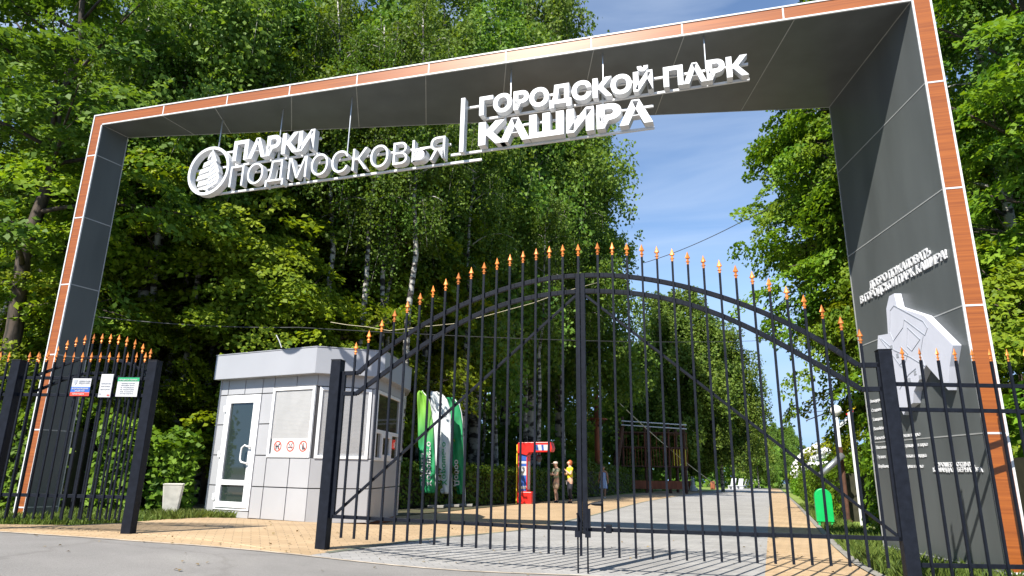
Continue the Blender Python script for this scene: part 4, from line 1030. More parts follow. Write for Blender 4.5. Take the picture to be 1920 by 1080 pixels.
# ---------------------------------------------------------------- hedges, bushes, grass
def hedge(name, pts, width, height, label, n, lsz, lm='leafH', seed=3, lump=.12, cat='hedge', group=None):
    """pts: centre line (x,y)"""
    rg = np.random.default_rng(seed); pts = np.array(pts, float); seg = np.linalg.norm(np.diff(pts, axis=0), axis=1); cum = np.r_[0, np.cumsum(seg)]; tot = cum[-1]
    o = empty(name, (pts[0][0], pts[0][1], float(gz(*pts[0]))), label, cat, group)
    t = rg.random(n)*tot; i = np.clip(np.searchsorted(cum, t)-1, 0, len(seg)-1); f = ((t-cum[i])/seg[i])[:, None]
    p = pts[i] + (pts[i+1]-pts[i])*f; d = (pts[i+1]-pts[i])/seg[i][:, None]; nn = np.stack([-d[:, 1], d[:, 0]], 1)
    # on a rounded box shell with depth
    a = rg.random(n); lat = np.empty(n); h = np.empty(n); nr = np.zeros((n, 3)); dep = np.abs(rg.normal(0, .10, n))
    wob = 1 + lump*(np.sin(t*2.1+1) + np.sin(t*5.3) + .7*np.sin(t*11.7))
    topm = a < .34; lat[topm] = rg.uniform(-.5, .5, topm.sum())*width; h[topm] = (height*wob[topm])*(1-.12*(2*lat[topm]/width)**2) - dep[topm]*.7; nr[topm] = [0, 0, 1]
    sd = ~topm; sg = np.where(rg.random(n) < .5, -1, 1); hh = rg.random(n)**.85
    lat[sd] = (sg*(width/2*(1 + .5*(wob-1)) - dep)*(1-.1*hh**3))[sd]; h[sd] = (hh*height*wob)[sd]; nr[sd, :2] = (nn*sg[:, None])[sd]
    xy = p + nn*lat[:, None]; z = gz(xy[:, 0], xy[:, 1]) + h
    c = np.stack([xy[:, 0], xy[:, 1], z], 1) + rg.normal(0, .05, (n, 3)); c[:, 2] = np.maximum(c[:, 2], gz(c[:, 0], c[:, 1])+.03)
    me = crown_mesh('foliage', c, nr*1.0 + [0, 0, .5] + rg.normal(0, .5, (n, 3)), lsz, lsz*.75, rg, .16*np.sin(t*3.1 + h*4))
    world_to(o, me); link('foliage', me, lm, o)
    mb = MB()
    for j in range(len(pts)-1):
        d_ = (pts[j+1]-pts[j])/seg[j]; m_ = np.array([-d_[1], d_[0]])*(width/2-.16)
        q = [pts[j]-m_, pts[j+1]-m_, pts[j+1]+m_, pts[j]+m_]
        mb.hexa([(x[0], x[1], float(gz(*x))) for x in q], [(x[0], x[1], float(gz(*x))+height*.8) for x in q])
    mb.build('core', 'hedgecore', o, world=True)  # solid dark box added inside the foliage to block gaps
    return o
def xy(px, py): v = gnd(px, py); return (v.x, v.y)
def su2(s, u): v = sw(s, u); return (v[0], v[1])
# left bushes behind the fence and beside the kiosk
a = np.array([-8.9, 13.0]); b_ = np.array([-5.7, 12.9])
hedge('hedge', [(-11.2, 13.4), (-9.6, 13.0), (-7.9, 12.8)], 1.1, 1.75, 'sunlit leafy bush hedge behind the left fence', 9000, .14, seed=4, lump=.10)
hedge('hedge', [(-7.7, 13.0), (-6.9, 13.2), (-6.25, 13.6)], 1.0, 1.5, 'shaded green hedge between left fence and kiosk', 6000, .13, seed=5, lump=.06)
def hl(pp, w):
    out = []
    for px, py in pp:
        v = gnd(px, py); q = Vector((v.x, v.y)) - Vector(RP)*w/2; out.append((q.x, q.y))
    return out
hedge('hedge', hl([(752, 953), (870, 948), (985, 941.5), (1042, 937.5), (1082, 934)], 1.2), 1.2, 1.25, 'long dark clipped hedge behind the banners and red machine', 15000, .13, 'leafD', seed=6, lump=.03)
hedge('hedge', hl([(1088, 933.5), (1130, 930), (1180, 924.5), (1222, 920)], 1.4), 1.4, 1.7, 'far dark clipped hedge behind the woman in the striped dress', 8000, .18, 'leafD', seed=9, lump=.03)
hedge('hedge', [su2(s, 2.15+.006*(s-18)) for s in (20.0, 24, 30, 38, 48)], 1.0, 1.5, 'bright green clipped hedge along the right of the path', 14000, .12, seed=7, lump=.05)
hedge('hedge', [su2(s, 2.6) for s in (52, 60, 72)], 1.2, 1.2, 'farther low hedge along the right of the path', 4000, .2, seed=8, lump=.05)
hedge('hedge', [su2(s, 2.7) for s in (13.4, 15, 17.2)], 1.3, 1.7, 'tangled green shrubs between the info board and the map pillar', 6000, .13, seed=12, lump=.14, cat='shrub')
hedge('hedge', [(6.3, 8.5), (7.3, 8.3), (9.5, 8.4)], 1.4, 1.6, 'shaded shrubs beyond the right end of the fence', 5000, .12, 'leafH', seed=13, lump=.14, cat='shrub')
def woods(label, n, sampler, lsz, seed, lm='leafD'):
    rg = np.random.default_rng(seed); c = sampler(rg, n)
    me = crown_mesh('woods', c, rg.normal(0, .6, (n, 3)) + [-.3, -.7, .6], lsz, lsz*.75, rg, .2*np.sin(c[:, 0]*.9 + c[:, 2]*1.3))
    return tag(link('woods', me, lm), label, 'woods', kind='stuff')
def wsamp(px0, px1, y0, y1, h):
    def f(rg, n):
        px = rg.uniform(px0, px1, n); y = rg.uniform(y0, y1, n); x = (px-960)/FPX*y*1.06
        hh = h*(.75 + .25*np.sin(px*.021) + .12*np.sin(px*.063))
        z = gz(x, y) + hh*rg.random(n)**.9; return np.stack([x, y, z], 1)
    return f
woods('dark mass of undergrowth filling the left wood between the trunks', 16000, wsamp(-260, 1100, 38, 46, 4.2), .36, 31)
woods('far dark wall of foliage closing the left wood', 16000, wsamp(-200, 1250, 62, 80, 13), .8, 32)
woods('far foliage closing the view right of the path', 7000, wsamp(1500, 1800, 60, 90, 4.6), .6, 33)
woods('far treeline beyond the lawn left of the path', 6000, wsamp(1180, 1425, 110, 140, 11), .9, 34)
def grass_patch(name, label, n, sampler, h, seed):
    rg = np.random.default_rng(seed); p = sampler(rg, n); z = gz(p[:, 0], p[:, 1]) - .03
    hh = h*rg.uniform(.4, 1.3, n); az = rg.uniform(0, 6.283, n); w = .006 + .004*rg.random(n); bend = rg.normal(0, .35, (n, 2))*hh[:, None]
    sx = np.cos(az)*w; sy = np.sin(az)*w
    v = np.stack([np.stack([p[:, 0]-sx, p[:, 1]-sy, z], 1), np.stack([p[:, 0]+sx, p[:, 1]+sy, z], 1),
                  np.stack([p[:, 0]+bend[:, 0]*.4+sx*.7, p[:, 1]+bend[:, 1]*.4+sy*.7, z+hh*.6], 1), np.stack([p[:, 0]+bend[:, 0], p[:, 1]+bend[:, 1], z+hh], 1)], 1).reshape(-1, 3)
    me = np_mesh(name, v, np.arange(n*4).reshape(-1, 4), np.clip(rg.normal(.5, .25, n), 0, 1))
    o = link(name, me, 'grass'); return tag(o, label, 'grass', kind='stuff')
def samp_su(s0, s1, uf0, uf1, clump=0):
    def f(rg, n):
        s = rg.uniform(s0, s1, n); a = np.array([uf0(k) for k in s]); b = np.array([uf1(k) for k in s]); u = a + (b-a)*rg.random(n)
        return np.stack([s*RD[0]+u*RP[0], s*RD[1]+u*RP[1]], 1)
    return f
grass_patch('grass', 'short dry grass at the foot of the left fence', 9000, samp_su(6.3, 10.5, lambda s: PL(s)-3.2, lambda s: PL(s)+.05), .10, 1)
grass_patch('grass', 'rough grass round the foot of the map pillar and right gate post', 11000, samp_su(7.7, 13, lambda s: ER(s)+.1, lambda s: ER(s)+2.6), .17, 2)
grass_patch('grass', 'grass verge between the yellow strip and right hedge', 7000, samp_su(11, 34, lambda s: ER(s)+.14, lambda s: ER(s)+.9), .12, 3)
grass_patch('grass', 'weeds under the shaded hedge beside the concrete urn', 2500, samp_su(8.2, 10.8, lambda s: PL(s)-.5, lambda s: PL(s)+.15), .14, 4)

def leaf_litter(label, n, s0, s1, ua, ub, seed):
    rg = np.random.default_rng(seed); s = rg.uniform(s0, s1, n); u = rg.uniform(ua, ub, n)
    x = s*RD[0]+u*RP[0]; y = s*RD[1]+u*RP[1]; c = np.stack([x, y, gz(x, y)+.012], 1)
    me = crown_mesh('leaf_litter', c, rg.normal(0, .25, (n, 3)) + [0, 0, 1], .045, .03, rg)
    return tag(link('leaf_litter', me, 'litterleaf'), label, 'fallen leaves', kind='stuff')
leaf_litter('scattered dry leaves and grit on the forecourt and road edge', 170, 4.2, 12, -10, 1.5, 51)
# ---------------------------------------------------------------- concrete urn, banners, machine
p = gnd(318, 968); o = empty('concrete_urn', p, 'square tapered pale concrete litter urn in front of the dark hedge', 'litter urn')
o.rotation_euler = (0, 0, .35)
b = MB()
for (r0, z0, r1, z1) in ((.105, 0, .15, .50),):
    b.hexa([(-r0, -r0, z0), (r0, -r0, z0), (r0, r0, z0), (-r0, r0, z0)], [(-r1, -r1, z1), (r1, -r1, z1), (r1, r1, z1), (-r1, r1, z1)])
b.build('body', 'concrete', o, .012)
b = MB(); Q = .154; q = .115
for a_, c_ in (((-Q, Q), (-Q, -q)), ((-Q, Q), (q, Q)), ((-Q, -q), (-q, q)), ((q, Q), (-q, q))): b.box(a_[0], a_[1], c_[0], c_[1], .501, .525)
b.build('rim', 'concrete', o, .008)
b = MB(); b.box(-.114, .114, -.114, .114, .502, .51); b.build('inner_bin', 'ink', o)

def grad_cloth(top, low):
    m, t, p = new_mat('banner print fading between greens'); N = t.nodes; L = t.links
    tcn = N.new('ShaderNodeTexCoord'); sp = N.new('ShaderNodeSeparateXYZ'); L.new(tcn.outputs['Generated'], sp.inputs[0])
    rr = N.new('ShaderNodeValToRGB'); rr.color_ramp.elements[0].position = .45; rr.color_ramp.elements[1].position = .85
    rr.color_ramp.elements[0].color = (.010, .24, .085, 1); rr.color_ramp.elements[1].color = (.15, .36, .03, 1)
    L.new(sp.outputs['Z'], rr.inputs[0]); L.new(rr.outputs[0], p.inputs['Base Color']); p.inputs['Roughness'].default_value = .7; return m
def banner(rows, y, base_px, label, m, m_top, texts):
    bp = aty(*base_px, y); bp.z = float(gz(bp.x, bp.y)); o = empty('feather_banner', bp, label, 'banner', 'feather banners beside the kiosk')
    NX = 10; vs = []
    yy = np.array([r[0] for r in rows]); xl = np.array([r[1] for r in rows]); xr = np.array([r[2] for r in rows])
    NY = 44; ys = np.linspace(yy[0], yy[-1], NY+1)
    for q in ys:
        a = np.interp(q, yy, xl); c = np.interp(q, yy, xr)
        for k in range(NX+1):
            px = a + (c-a)*k/NX; pt = aty(px, q, y); t = k/NX
            pt.y += .05*math.sin(3*t + (q-yy[0])*.02) + .03*math.sin(7*t + q*.09) + .018*math.sin(15*t - q*.05) ; vs.append(pt)
    n = NX+1
    for nm, sel, mm in (('cloth', lambda i: True, m if m_top == m else grad_cloth(m_top, m)),):
        fs = [(i*n+k, i*n+k+1, (i+1)*n+k+1, (i+1)*n+k) for i in range(NY) for k in range(NX) if sel(i)]
        if not fs: continue
        used = sorted({i for f in fs for i in f}); rm = {j: i for i, j in enumerate(used)}
        mb = MB(); mb.add([vs[j] for j in used], [tuple(rm[j] for j in f) for f in fs]); c_ = mb.build(nm, mm, o, smooth=True, world=True, fix=False); md = c_.modifiers.new('thick', 'SOLIDIFY'); md.thickness = .006
    b = MB(); pp = [aty(np.interp(q, yy, xr)+.3, q, y) for q in np.linspace(yy[0], yy[-1], 14)] ; b.tube([P3(bp.to_2d(), bp.z+.05)] + pp[::-1], .014, 6); b.build('pole', 'trim', o, smooth=True, world=True)
    b = MB(); b.box(-.24, .24, -.15, .15, .0, .07); b.build('base_block', 'kerb', o, .01)
    for (s, px, py0, py1, w, mm) in texts:     # vertical lettering seen from its back: reads upwards, mirrored
        o3 = aty(px, py0, y); tp_ = aty(px, py1, y); h = (tp_-o3).length; wd = (aty(px+w, py0, y)-o3).length
        ex_ = (tp_-o3).normalized(); right = Vector((1, 0, 0))
        put_text('lettering', s, o3 + Vector((0, -.075, 0)), ex_, right, h, wd, .006, mm, o, .02, (0, -1, 0))
    return o
def R3(l, f=4.5): return [(720+b_/f, 760+a_/f, 760+c_/f) for b_, a_, c_ in l]
banner(R3([(112, 350, 400), (125, 340, 425), (160, 335, 450), (230, 335, 470), (300, 340, 480), (500, 360, 488), (700, 375, 494), (930, 440, 504)]), gnd(872, 949).y, (872, 949), 'darker green feather banner, rightmost of the three by the kiosk', 'flaggreen', 'flaggreen', [('Добро', 852.5, 912, 862, 9, 'signwhite')])
banner(R3([(64, 214, 262), (75, 212, 300), (100, 213, 330), (150, 216, 358), (220, 219, 376), (400, 235, 384), (600, 250, 388), (770, 266, 390), (905, 296, 391), (925, 302, 392)]), gnd(847, 950).y, (847, 950), 'white feather banner in the middle of the three by the kiosk', 'flagwhite', 'flagwhite', [('Хорошего', 829.5, 910, 829, 8.5, 'signgreen')])
banner(R3([(56, 115, 140), (66, 102, 158), (85, 100, 175), (130, 100, 198), (200, 102, 220), (400, 106, 240), (600, 112, 248), (920, 130, 256)]), gnd(817, 952).y, (817, 952), 'lime to green feather banner, leftmost of the three by the kiosk', 'flaggreen', 'flaglime', [('Хорошего', 801, 912, 828, 9, 'signwhite'), ('отдыха', 790, 912, 850, 7, 'signwhite')])

# red boxing machine
p = gnd(985, 944); o = empty('boxing_machine', p, 'red arcade boxing machine with overhanging arm and blue side panel', 'arcade machine', rz=rad(-14))
b = MB(); b.box(-.26, .30, -.35, .35, 0, .42); b.build('base', 'red', o, .02)
b = MB(); b.box(-.24, .12, -.28, .28, .42, 1.80); b.build('column', 'red', o, .015)
b = MB(); b.prism([(-.26, -.35, 1.80), (.10, -.35, 1.72), (.18, -.35, 1.82), (1.02, -.35, 1.86), (1.06, -.35, 2.0), (1.0, -.35, 2.20), (-.2, -.35, 2.18), (-.26, -.35, 2.1)], (0, .7, 0)); arm = b.build('arm', 'red', o, .015)
b = MB(); b.box(.42, .94, -.36, -.351, 1.90, 2.1); b.build('display_panel', 'signwhite', arm)
b = MB(); b.prism([(.42, -.364, 1.9), (.56, -.364, 1.9), (.52, -.364, 2.1), (.42, -.364, 2.1)], (0, .003, 0)); b.prism([(.68, -.364, 1.9), (.76, -.364, 1.9), (.74, -.364, 2.1), (.66, -.364, 2.1)], (0, .003, 0)); b.build('stripe', 'blue', arm)
b = MB(); b.box(-.2, .09, -.29, -.281, .45, 1.78); pn = b.build('side_panel', 'blue', o)
b = MB(); b.box(-.2, .09, -.296, -.291, .52, .62); b.box(-.2, .09, -.296, -.291, 1.0, 1.32); b.box(-.2, .09, -.296, -.291, 1.42, 1.5); b.build('panel_print', 'signwhite', pn)
b = MB(); b.ball((-.06, -.299, 1.16), .07, 12); b.build('panel_emblem', 'greyink', pn)
b = MB(); b.box(.121, .128, -.2, .2, .5, 1.5); b.build('front_panel', 'signwhite', o)
b = MB(); b.box(-.275, -.245, -.36, -.32, .0, 2.1); b.build('edge_light', 'yellow', o)
b = MB(); b.tube([(.5, 0, 1.84), (.5, 0, 1.7)], .03, 8); b.lathe([(-.22, .02), (-.18, .08), (-.08, .12), (0, .1), (.04, .04)], 14, (.5, 0, 1.7)); b.build('punch_ball', 'ink', o, smooth=True)

# ---------------------------------------------------------------- people
def skin_mesh(name, V, E, R, sub=2):
    me = bpy.data.meshes.new(name); me.from_pydata([tuple(v) for v in V], E, []); ob = bpy.data.objects.new(name, me); COL.objects.link(ob)
    md = ob.modifiers.new('s', 'SKIN'); md.use_smooth_shade = True
    for i, r in enumerate(R):
        sv = me.skin_vertices[0].data[i]; sv.radius = (r, r) if not hasattr(r, '__len__') else r; sv.use_root = (i == 0)
    m2 = ob.modifiers.new('d', 'SUBSURF'); m2.levels = sub; m2.render_levels = sub
    dg = bpy.context.evaluated_depsgraph_get(); dg.update(); out = bpy.data.meshes.new_from_object(ob.evaluated_get(dg)); bpy.data.objects.remove(ob); bpy.data.meshes.remove(me)
    out.name = name; return out
class Chain:
    def __init__(self): self.V = []; self.E = []; self.R = []
    def v(self, p, r, frm=None):
        self.V.append(p); self.R.append(r); i = len(self.V)-1
        if frm is not None: self.E.append((frm, i))
        return i
    def mesh(self, name, h, sub=2):
        return skin_mesh(name, [Vector(p)*h for p in self.V], self.E, [(r[0]*h, r[1]*h) if hasattr(r, '__len__') else r*h for r in self.R], sub)
def person(pos, h, yaw, label, arms, legs, parts, skin='skin', hair=None, headpitch=0.0):
    """local frame: x to the figure's right, y ahead, z up, lengths as fractions of its height. arms/legs: joint lists"""
    o = empty('person', pos, label, 'person', rz=yaw)
    c = Chain(); pel = c.v((0, 0, .52), (.082, .062)); sp = c.v((0, -.005, .63), (.075, .055), pel); ch = c.v((0, 0, .745), (.088, .06), sp); nb = c.v((0, 0, .825), (.05, .04), ch); nk = c.v((0, .004, .865), .029, nb)
    hd = c.v((0, .012+headpitch*.3, .905), (.04, .048), nk); h2 = c.v((0, .012+headpitch*.3, .955), (.046, .054), hd); c.v((0, .006+headpitch*.3, .985), (.025, .03), h2)
    c.v((0, .078+headpitch*.3, .922), .008, h2)                                    # nose
    for sx in (-1, 1): c.v((sx*.056, .0, .932), .009, h2)                            # ears
    for sx, (el, wr, fd) in zip((-1, 1), arms):
        sh = c.v((sx*.098, 0, .805), .036, nb); e_ = c.v(el, .026, sh); w_ = c.v(wr, .017, e_)
        f = Vector(fd).normalized(); pm = Vector(wr) + f*.035; pmi = c.v(tuple(pm), (.02, .012), w_)
        sd = f.cross(Vector((0, 0, 1)));
        if sd.length < .2: sd = f.cross(Vector((0, 1, 0)))
        sd.normalize(); up = sd.cross(f)
        for k, ln in enumerate((.036, .042, .039, .03)):
            b0 = pm + sd*(.014*(1.5-k)*.8) + f*.014; m0 = b0 + f*ln*.55 - up*.004; t0 = m0 + f*ln*.35 - up*.014
            a_ = c.v(tuple(b0), .0055, pmi); a_ = c.v(tuple(m0), .005, a_); c.v(tuple(t0), .0042, a_)
        tb = c.v(tuple(Vector(wr) + sd*.022 + f*.022), .0058, w_); c.v(tuple(Vector(wr) + sd*.034 + f*.045), .005, tb)
    for sx, (kn, an) in zip((-1, 1), legs):
        hp = c.v((sx*.05, 0, .475), .058, pel); k_ = c.v(kn, .037, hp); cf = c.v(tuple((Vector(kn)*.62 + Vector(an)*.38) + Vector((0, -.012, 0))), .034, k_); a_ = c.v(an, .021, cf); c.v((an[0], an[1]+.045, .02), .018, a_)
    me = c.mesh('body', h); link('body', me, skin, o)
    b = MB()
    for sx in (-1, 1): b.ball((sx*.018*h, (.062+headpitch*.3)*h, .935*h), .006*h, 8)
    b.build('eyes', 'ink', o)
    b = MB(); b.box(-.014*h, .014*h, (.06+headpitch*.3)*h, (.066+headpitch*.3)*h, .899*h, .904*h); b.build('mouth', 'signred', o)
    for nm, m, fn_ in parts:
        k = Chain(); r = fn_(k)
        if r is not None: r.build(nm, m, o, smooth=True)
        else: link(nm, k.mesh(nm, h), m, o)
    return o
def tee(arms, f=.55, low=.53):
    def fn_(k):
        a = k.v((0, 0, low), (.092, .072)); s_ = k.v((0, -.005, .63), (.087, .068), a); c_ = k.v((0, 0, .745), (.098, .072), s_); n_ = k.v((0, 0, .822), (.06, .05), c_)
        for sx, (el, wr, fd) in zip((-1, 1), arms):
            s2 = k.v((sx*.1, 0, .805), .047, n_); k.v(tuple(Vector((sx*.1, 0, .805))*(1-f) + Vector(el)*f), .042, s2)
    return fn_
def pants(legs, f1, ext=.0, r=(.072, .052)):
    def fn_(k):
        a = k.v((0, 0, .555), (.088, .068)); b_ = k.v((0, 0, .515), (.092, .074), a)
        for sx, (kn, an) in zip((-1, 1), legs):
            h_ = k.v((sx*.052, 0, .47), r[0], b_)
            if f1 <= 1: k.v(tuple(Vector((sx*.052, 0, .47))*(1-f1) + Vector(kn)*f1), r[1], h_)
            else:
                k_ = k.v(kn, .046, h_); k.v((an[0], an[1], .07), .032, k_)
    return fn_
def shoes(legs):
    def fn_(k):
        prev = None
        b = None
        for sx, (kn, an) in zip((-1, 1), legs):
            a = k.v((an[0], an[1]-.018, .022), .026); m_ = k.v((an[0], an[1]+.05, .02), .026, a); k.v((an[0], an[1]+.1, .018), .02, m_)
    return fn_
H_ = lambda px, py, P: zat(px, py, P) - P.z
# man with cap, looking at a phone, facing left
def camyaw(P, deg): # 0 = facing the camera; positive turns towards picture left
    return math.atan2(P.x, P.y)*-1 + math.pi - rad(deg)
P = gnd(1043, 942); hh = H_(1040, 866, P)/.99
arms = [((-.135, .05, .655), (-.03, .17, .70), (.5, .5, .25)), ((.135, .05, .655), (.05, .17, .69), (-.5, .5, .25))]
legs = [((-.06, .05, .275), (-.06, -.01, .045)), ((.06, .0, .275), (.075, -.03, .045))]
man = person(P, hh, camyaw(P, 62), 'person in pale cap, sage tee and beige shorts looking down at a phone', arms, legs,
    [('shirt', 'khaki', tee(arms)), ('shorts', 'beige', pants(legs, .82, r=(.075, .062))), ('shoes', 'shoe', shoes(legs))], headpitch=.03)
def capmesh(h, k):
    b = MB(); b.lathe([(0, .056*h), (.02*h, .057*h), (.045*h, .045*h), (.06*h, .02*h), (.063*h, .002*h)], 14, (0, .018*h, .945*h), 1.12)
    b.prism([(x*h, y*h, .948*h) for x, y in ((-.045, .05), (.045, .05), (.04, .115), (.015, .135), (-.015, .135), (-.04, .115))], (0, 0, .008*h)); return b
capmesh(hh, 0).build('cap', 'cap', man, smooth=False)
b = MB(); b.tube([(-.08*hh, .02*hh, .82*hh), (0, .085*hh, .72*hh), (.1*hh, .06*hh, .58*hh), (.11*hh, -.02*hh, .55*hh)], .009*hh, 5); b.box(.09*hh, .125*hh, -.03*hh, .06*hh, .48*hh, .57*hh); b.build('shoulder_bag', 'ink', man)
b = MB(); b.box(-.022*hh, .022*hh, .205*hh, .212*hh, .69*hh, .765*hh); ph = b.build('phone', 'ink', man)
P = gnd(1069, 943); hh = H_(1068, 863, P)/1.0
arms2 = [((-.14, .03, .66), (-.05, .13, .76), (.2, .5, .6)), ((.14, .04, .65), (.02, .15, .69), (-.5, .5, .3))]
legs2 = [((-.055, .02, .275), (-.06, -.01, .045)), ((.06, .0, .275), (.065, -.02, .045))]
w2p = person(P, hh, camyaw(P, 70), 'person with short red hair, yellow tee and dark trousers with white side stripe', arms2, legs2,
    [('shirt', 'yellowtee', tee(arms2)), ('trousers', 'navy', pants(legs2, 2)), ('shoes', 'shoe', shoes(legs2))])
b = MB(); b.lathe([(-.065*hh, .035*hh), (-.05*hh, .05*hh), (-.01*hh, .058*hh), (.03*hh, .052*hh), (.055*hh, .02*hh), (.06*hh, .002*hh)], 14, (0, -.008*hh, .95*hh), 1.0); b.build('hair', 'hairred', w2p, smooth=True)
b = MB(); b.tube([(.108*hh, 0, .5*hh), (.1*hh, .0, .28*hh), (.096*hh, -.015*hh, .08*hh)], .007*hh, 5); b.build('trouser_stripe', 'signwhite', w2p)
b = MB(); b.prism([(.1*hh, .0, .53*hh), (.1*hh, .07*hh, .52*hh), (.11*hh, .05*hh, .42*hh), (.11*hh, .01*hh, .44*hh)], (.012*hh, 0, 0)); b.build('paper_bag', 'signwhite', w2p)
P = gnd(1132, 934); hh = H_(1132, 874, P)/.99
arms3 = [((-.135, .0, .65), (-.15, .03, .53), (0, .15, -1)), ((.135, .0, .65), (.155, -.01, .53), (0, .1, -1))]
legs3 = [((-.045, .03, .275), (-.045, .05, .045)), ((.045, .0, .275), (.05, -.04, .06))]
def dressf(k):
    b = MB(); n = 20; prof = [(.30, .135, .10), (.36, .125, .095), (.5, .105, .08), (.6, .085, .065), (.68, .088, .068), (.76, .092, .07), (.80, .07, .05)]
    vs = []; fs = []
    for z, rx, ry in prof:
        for j in range(n):
            a = 2*math.pi*j/n; w_ = 1 + (.06*math.sin(5*a) if z < .55 else 0); vs.append((rx*hh*w_*math.cos(a), ry*hh*w_*math.sin(a), z*hh))
    for i in range(len(prof)-1):
        for j in range(n): fs.append((i*n+j, i*n+(j+1) % n, (i+1)*n+(j+1) % n, (i+1)*n+j))
    b.add(vs, fs)
    for sx in (-1, 1): b.tube([(sx*.055*hh, .045*hh, .785*hh), (sx*.06*hh, .0, .845*hh), (sx*.055*hh, -.045*hh, .785*hh)], .012*hh, 6)
    return b
wm = person(P, hh, camyaw(P, 8), 'person in blue striped sleeveless dress walking towards the gate', arms3, legs3, [('dress', 'dress', dressf), ('shoes', 'whiteshoe', shoes(legs3))], 'skindark')
b = MB(); b.lathe([(-.055*hh, .03*hh), (-.03*hh, .05*hh), (.0, .056*hh), (.03*hh, .05*hh), (.05*hh, .02*hh), (.055*hh, .002*hh)], 14, (0, -.012*hh, .952*hh), 1.0); b.build('hair', 'hairdark', wm, smooth=True)

# ---------------------------------------------------------------- rope course
P = gnd(1121, 926); Y = P.y
o = empty('rope_course_pole', P, 'tall brown timber pole with a round platform for the rope course', 'rope course pole')
zt = zat(1122, 727, P)-P.z; zp = zat(1122, 787, P)-P.z
b = MB(); b.tube([(0, 0, -.2), (0, 0, zt)], [.19, .15], 10); b.build('pole', 'timber', o, smooth=True)
b = MB(); b.lathe([(0, .72), (.08, .72)], 8, (0, 0, zp)); b.build('platform', 'timber', o)
b = MB()
for a in range(6): b.bar((0, 0, zp-.6), (.6*math.cos(a*1.047), .6*math.sin(a*1.047), zp), .06, .06)
b.bar((-.5, 0, zt-.25), (.5, 0, zt-.25), .05, .05); b.bar((-.4, 0, zp-.75), (.55, 0, zp-.75), .05, .05); b.build('brace', 'darktimber', o)
b = MB(); b.box(.12, .30, -.24, -.16, zp+.08, zp+1.1); b.build('safety_mat', 'greenbin', o, .02)
b = MB()
for x in (-.75, -.62): b.tube([(x, -.1, zp-.1), (x, -.1, zp+1.55)], .022, 5)
b.tube([(-.75, -.1, zp+.1), (-.62, -.1, zp+.1)], .02, 5); b.build('rope', 'yellow', o)
P2 = gnd(1236, 908); P2 = dirxy(1228, 880, 53.0)
o = empty('rope_course_tower', P2, 'rope course tower in timber darkened for tree shade, with stacked platforms and pale top rails', 'rope course tower')
b = MB()
for x, y in ((-2.6, -1), (-.9, -1.1), (.9, -1), (2.1, -1), (-2.6, 1.6), (0, 1.6), (2.1, 1.6)): b.tube([(x, y, 0), (x, y, 5.0 if x > -2 else 5.6)], .12, 7)
b.build('post', 'darktimber', o)  # dark timber colour here also stands in for tree shade
for z in (1.9, 3.3, 4.4):
    b = MB(); b.box(-2.8, 2.3, -1.3, 1.8, z, z+.08); b.build('platform', 'darktimber', o)
for z in (4.75, 5.05):
    b = MB(); b.tube([(-2.7, -1.2, z+.22), (2.3, -1.2, z)], .045, 6); b.build('top_rail', 'trim', o)
b = MB()
for i in range(22):
    x = -2.6 + i*.23; b.tube([(x, -1.25, 1.98), (x + .05*math.sin(i), -1.25, 3.3)], .022, 4)
    if i % 2: b.tube([(x, -1.25, 3.38), (x, -1.25, 4.4)], .022, 4)
b.build('rope_net', 'timber', o)
b = MB()
for i in range(5): b.tube([(1.2+.22*i, -1.3, 2.0), (1.2+.22*i, -1.3, 3.2)], .03, 5)
b.build('rope', 'yellow', o)
b = MB(); b.box(-2.4, 1.9, -1.2, -1.1, .3, .9); b.build('low_rail', 'timber', o)
def wire(name, pts, r, m, label, cat='cable'):
    o = empty(name, pts[0], label, cat); b = MB(); b.tube(pts, r, 5); b.build('strand', m, o, smooth=True, world=True); return o
def sag(a, c, s, k=16): return [a + (c-a)*(i/k) + Vector((0, 0, -s*4*(i/k)*(1-i/k))) for i in range(k+1)]
a = aty(1140, 735, Y); wire('zip_line', sag(a, aty(1338, 906, Y+14), .3), .035, 'rope', 'pale zip line rope falling from the rope course pole to the lawn', 'rope')
for px, py, yy, lb in ((1292, 913, 72.0, 'short brown timber stump under the end of the zip line'), (1336, 905, 82.0, 'orange timber stump farther along the lawn')):
    q = dirxy(px, py, yy); o = empty('timber_stump', q, lb, 'stump'); b = MB(); b.lathe([(0, .3), (.9, .26), (.95, .2)], 10); b.build('log', 'timber', o)
# leaning red brown rope course poles between the trees
q = dirxy(1152, 880, 47.0); o = empty('timber_pole', q, 'brown leaning support pole right of the woman in the dress', 'pole'); b = MB(); b.tube([(-.2, 0, -.1), (.55, 0, 4.4)], [.24, .18], 8); b.build('log', 'darktimber', o); b = MB(); b.tube([(.02, 0, 1.5), (.04, 0, 1.62)], .26, 8); b.build('collar', 'timber', o)

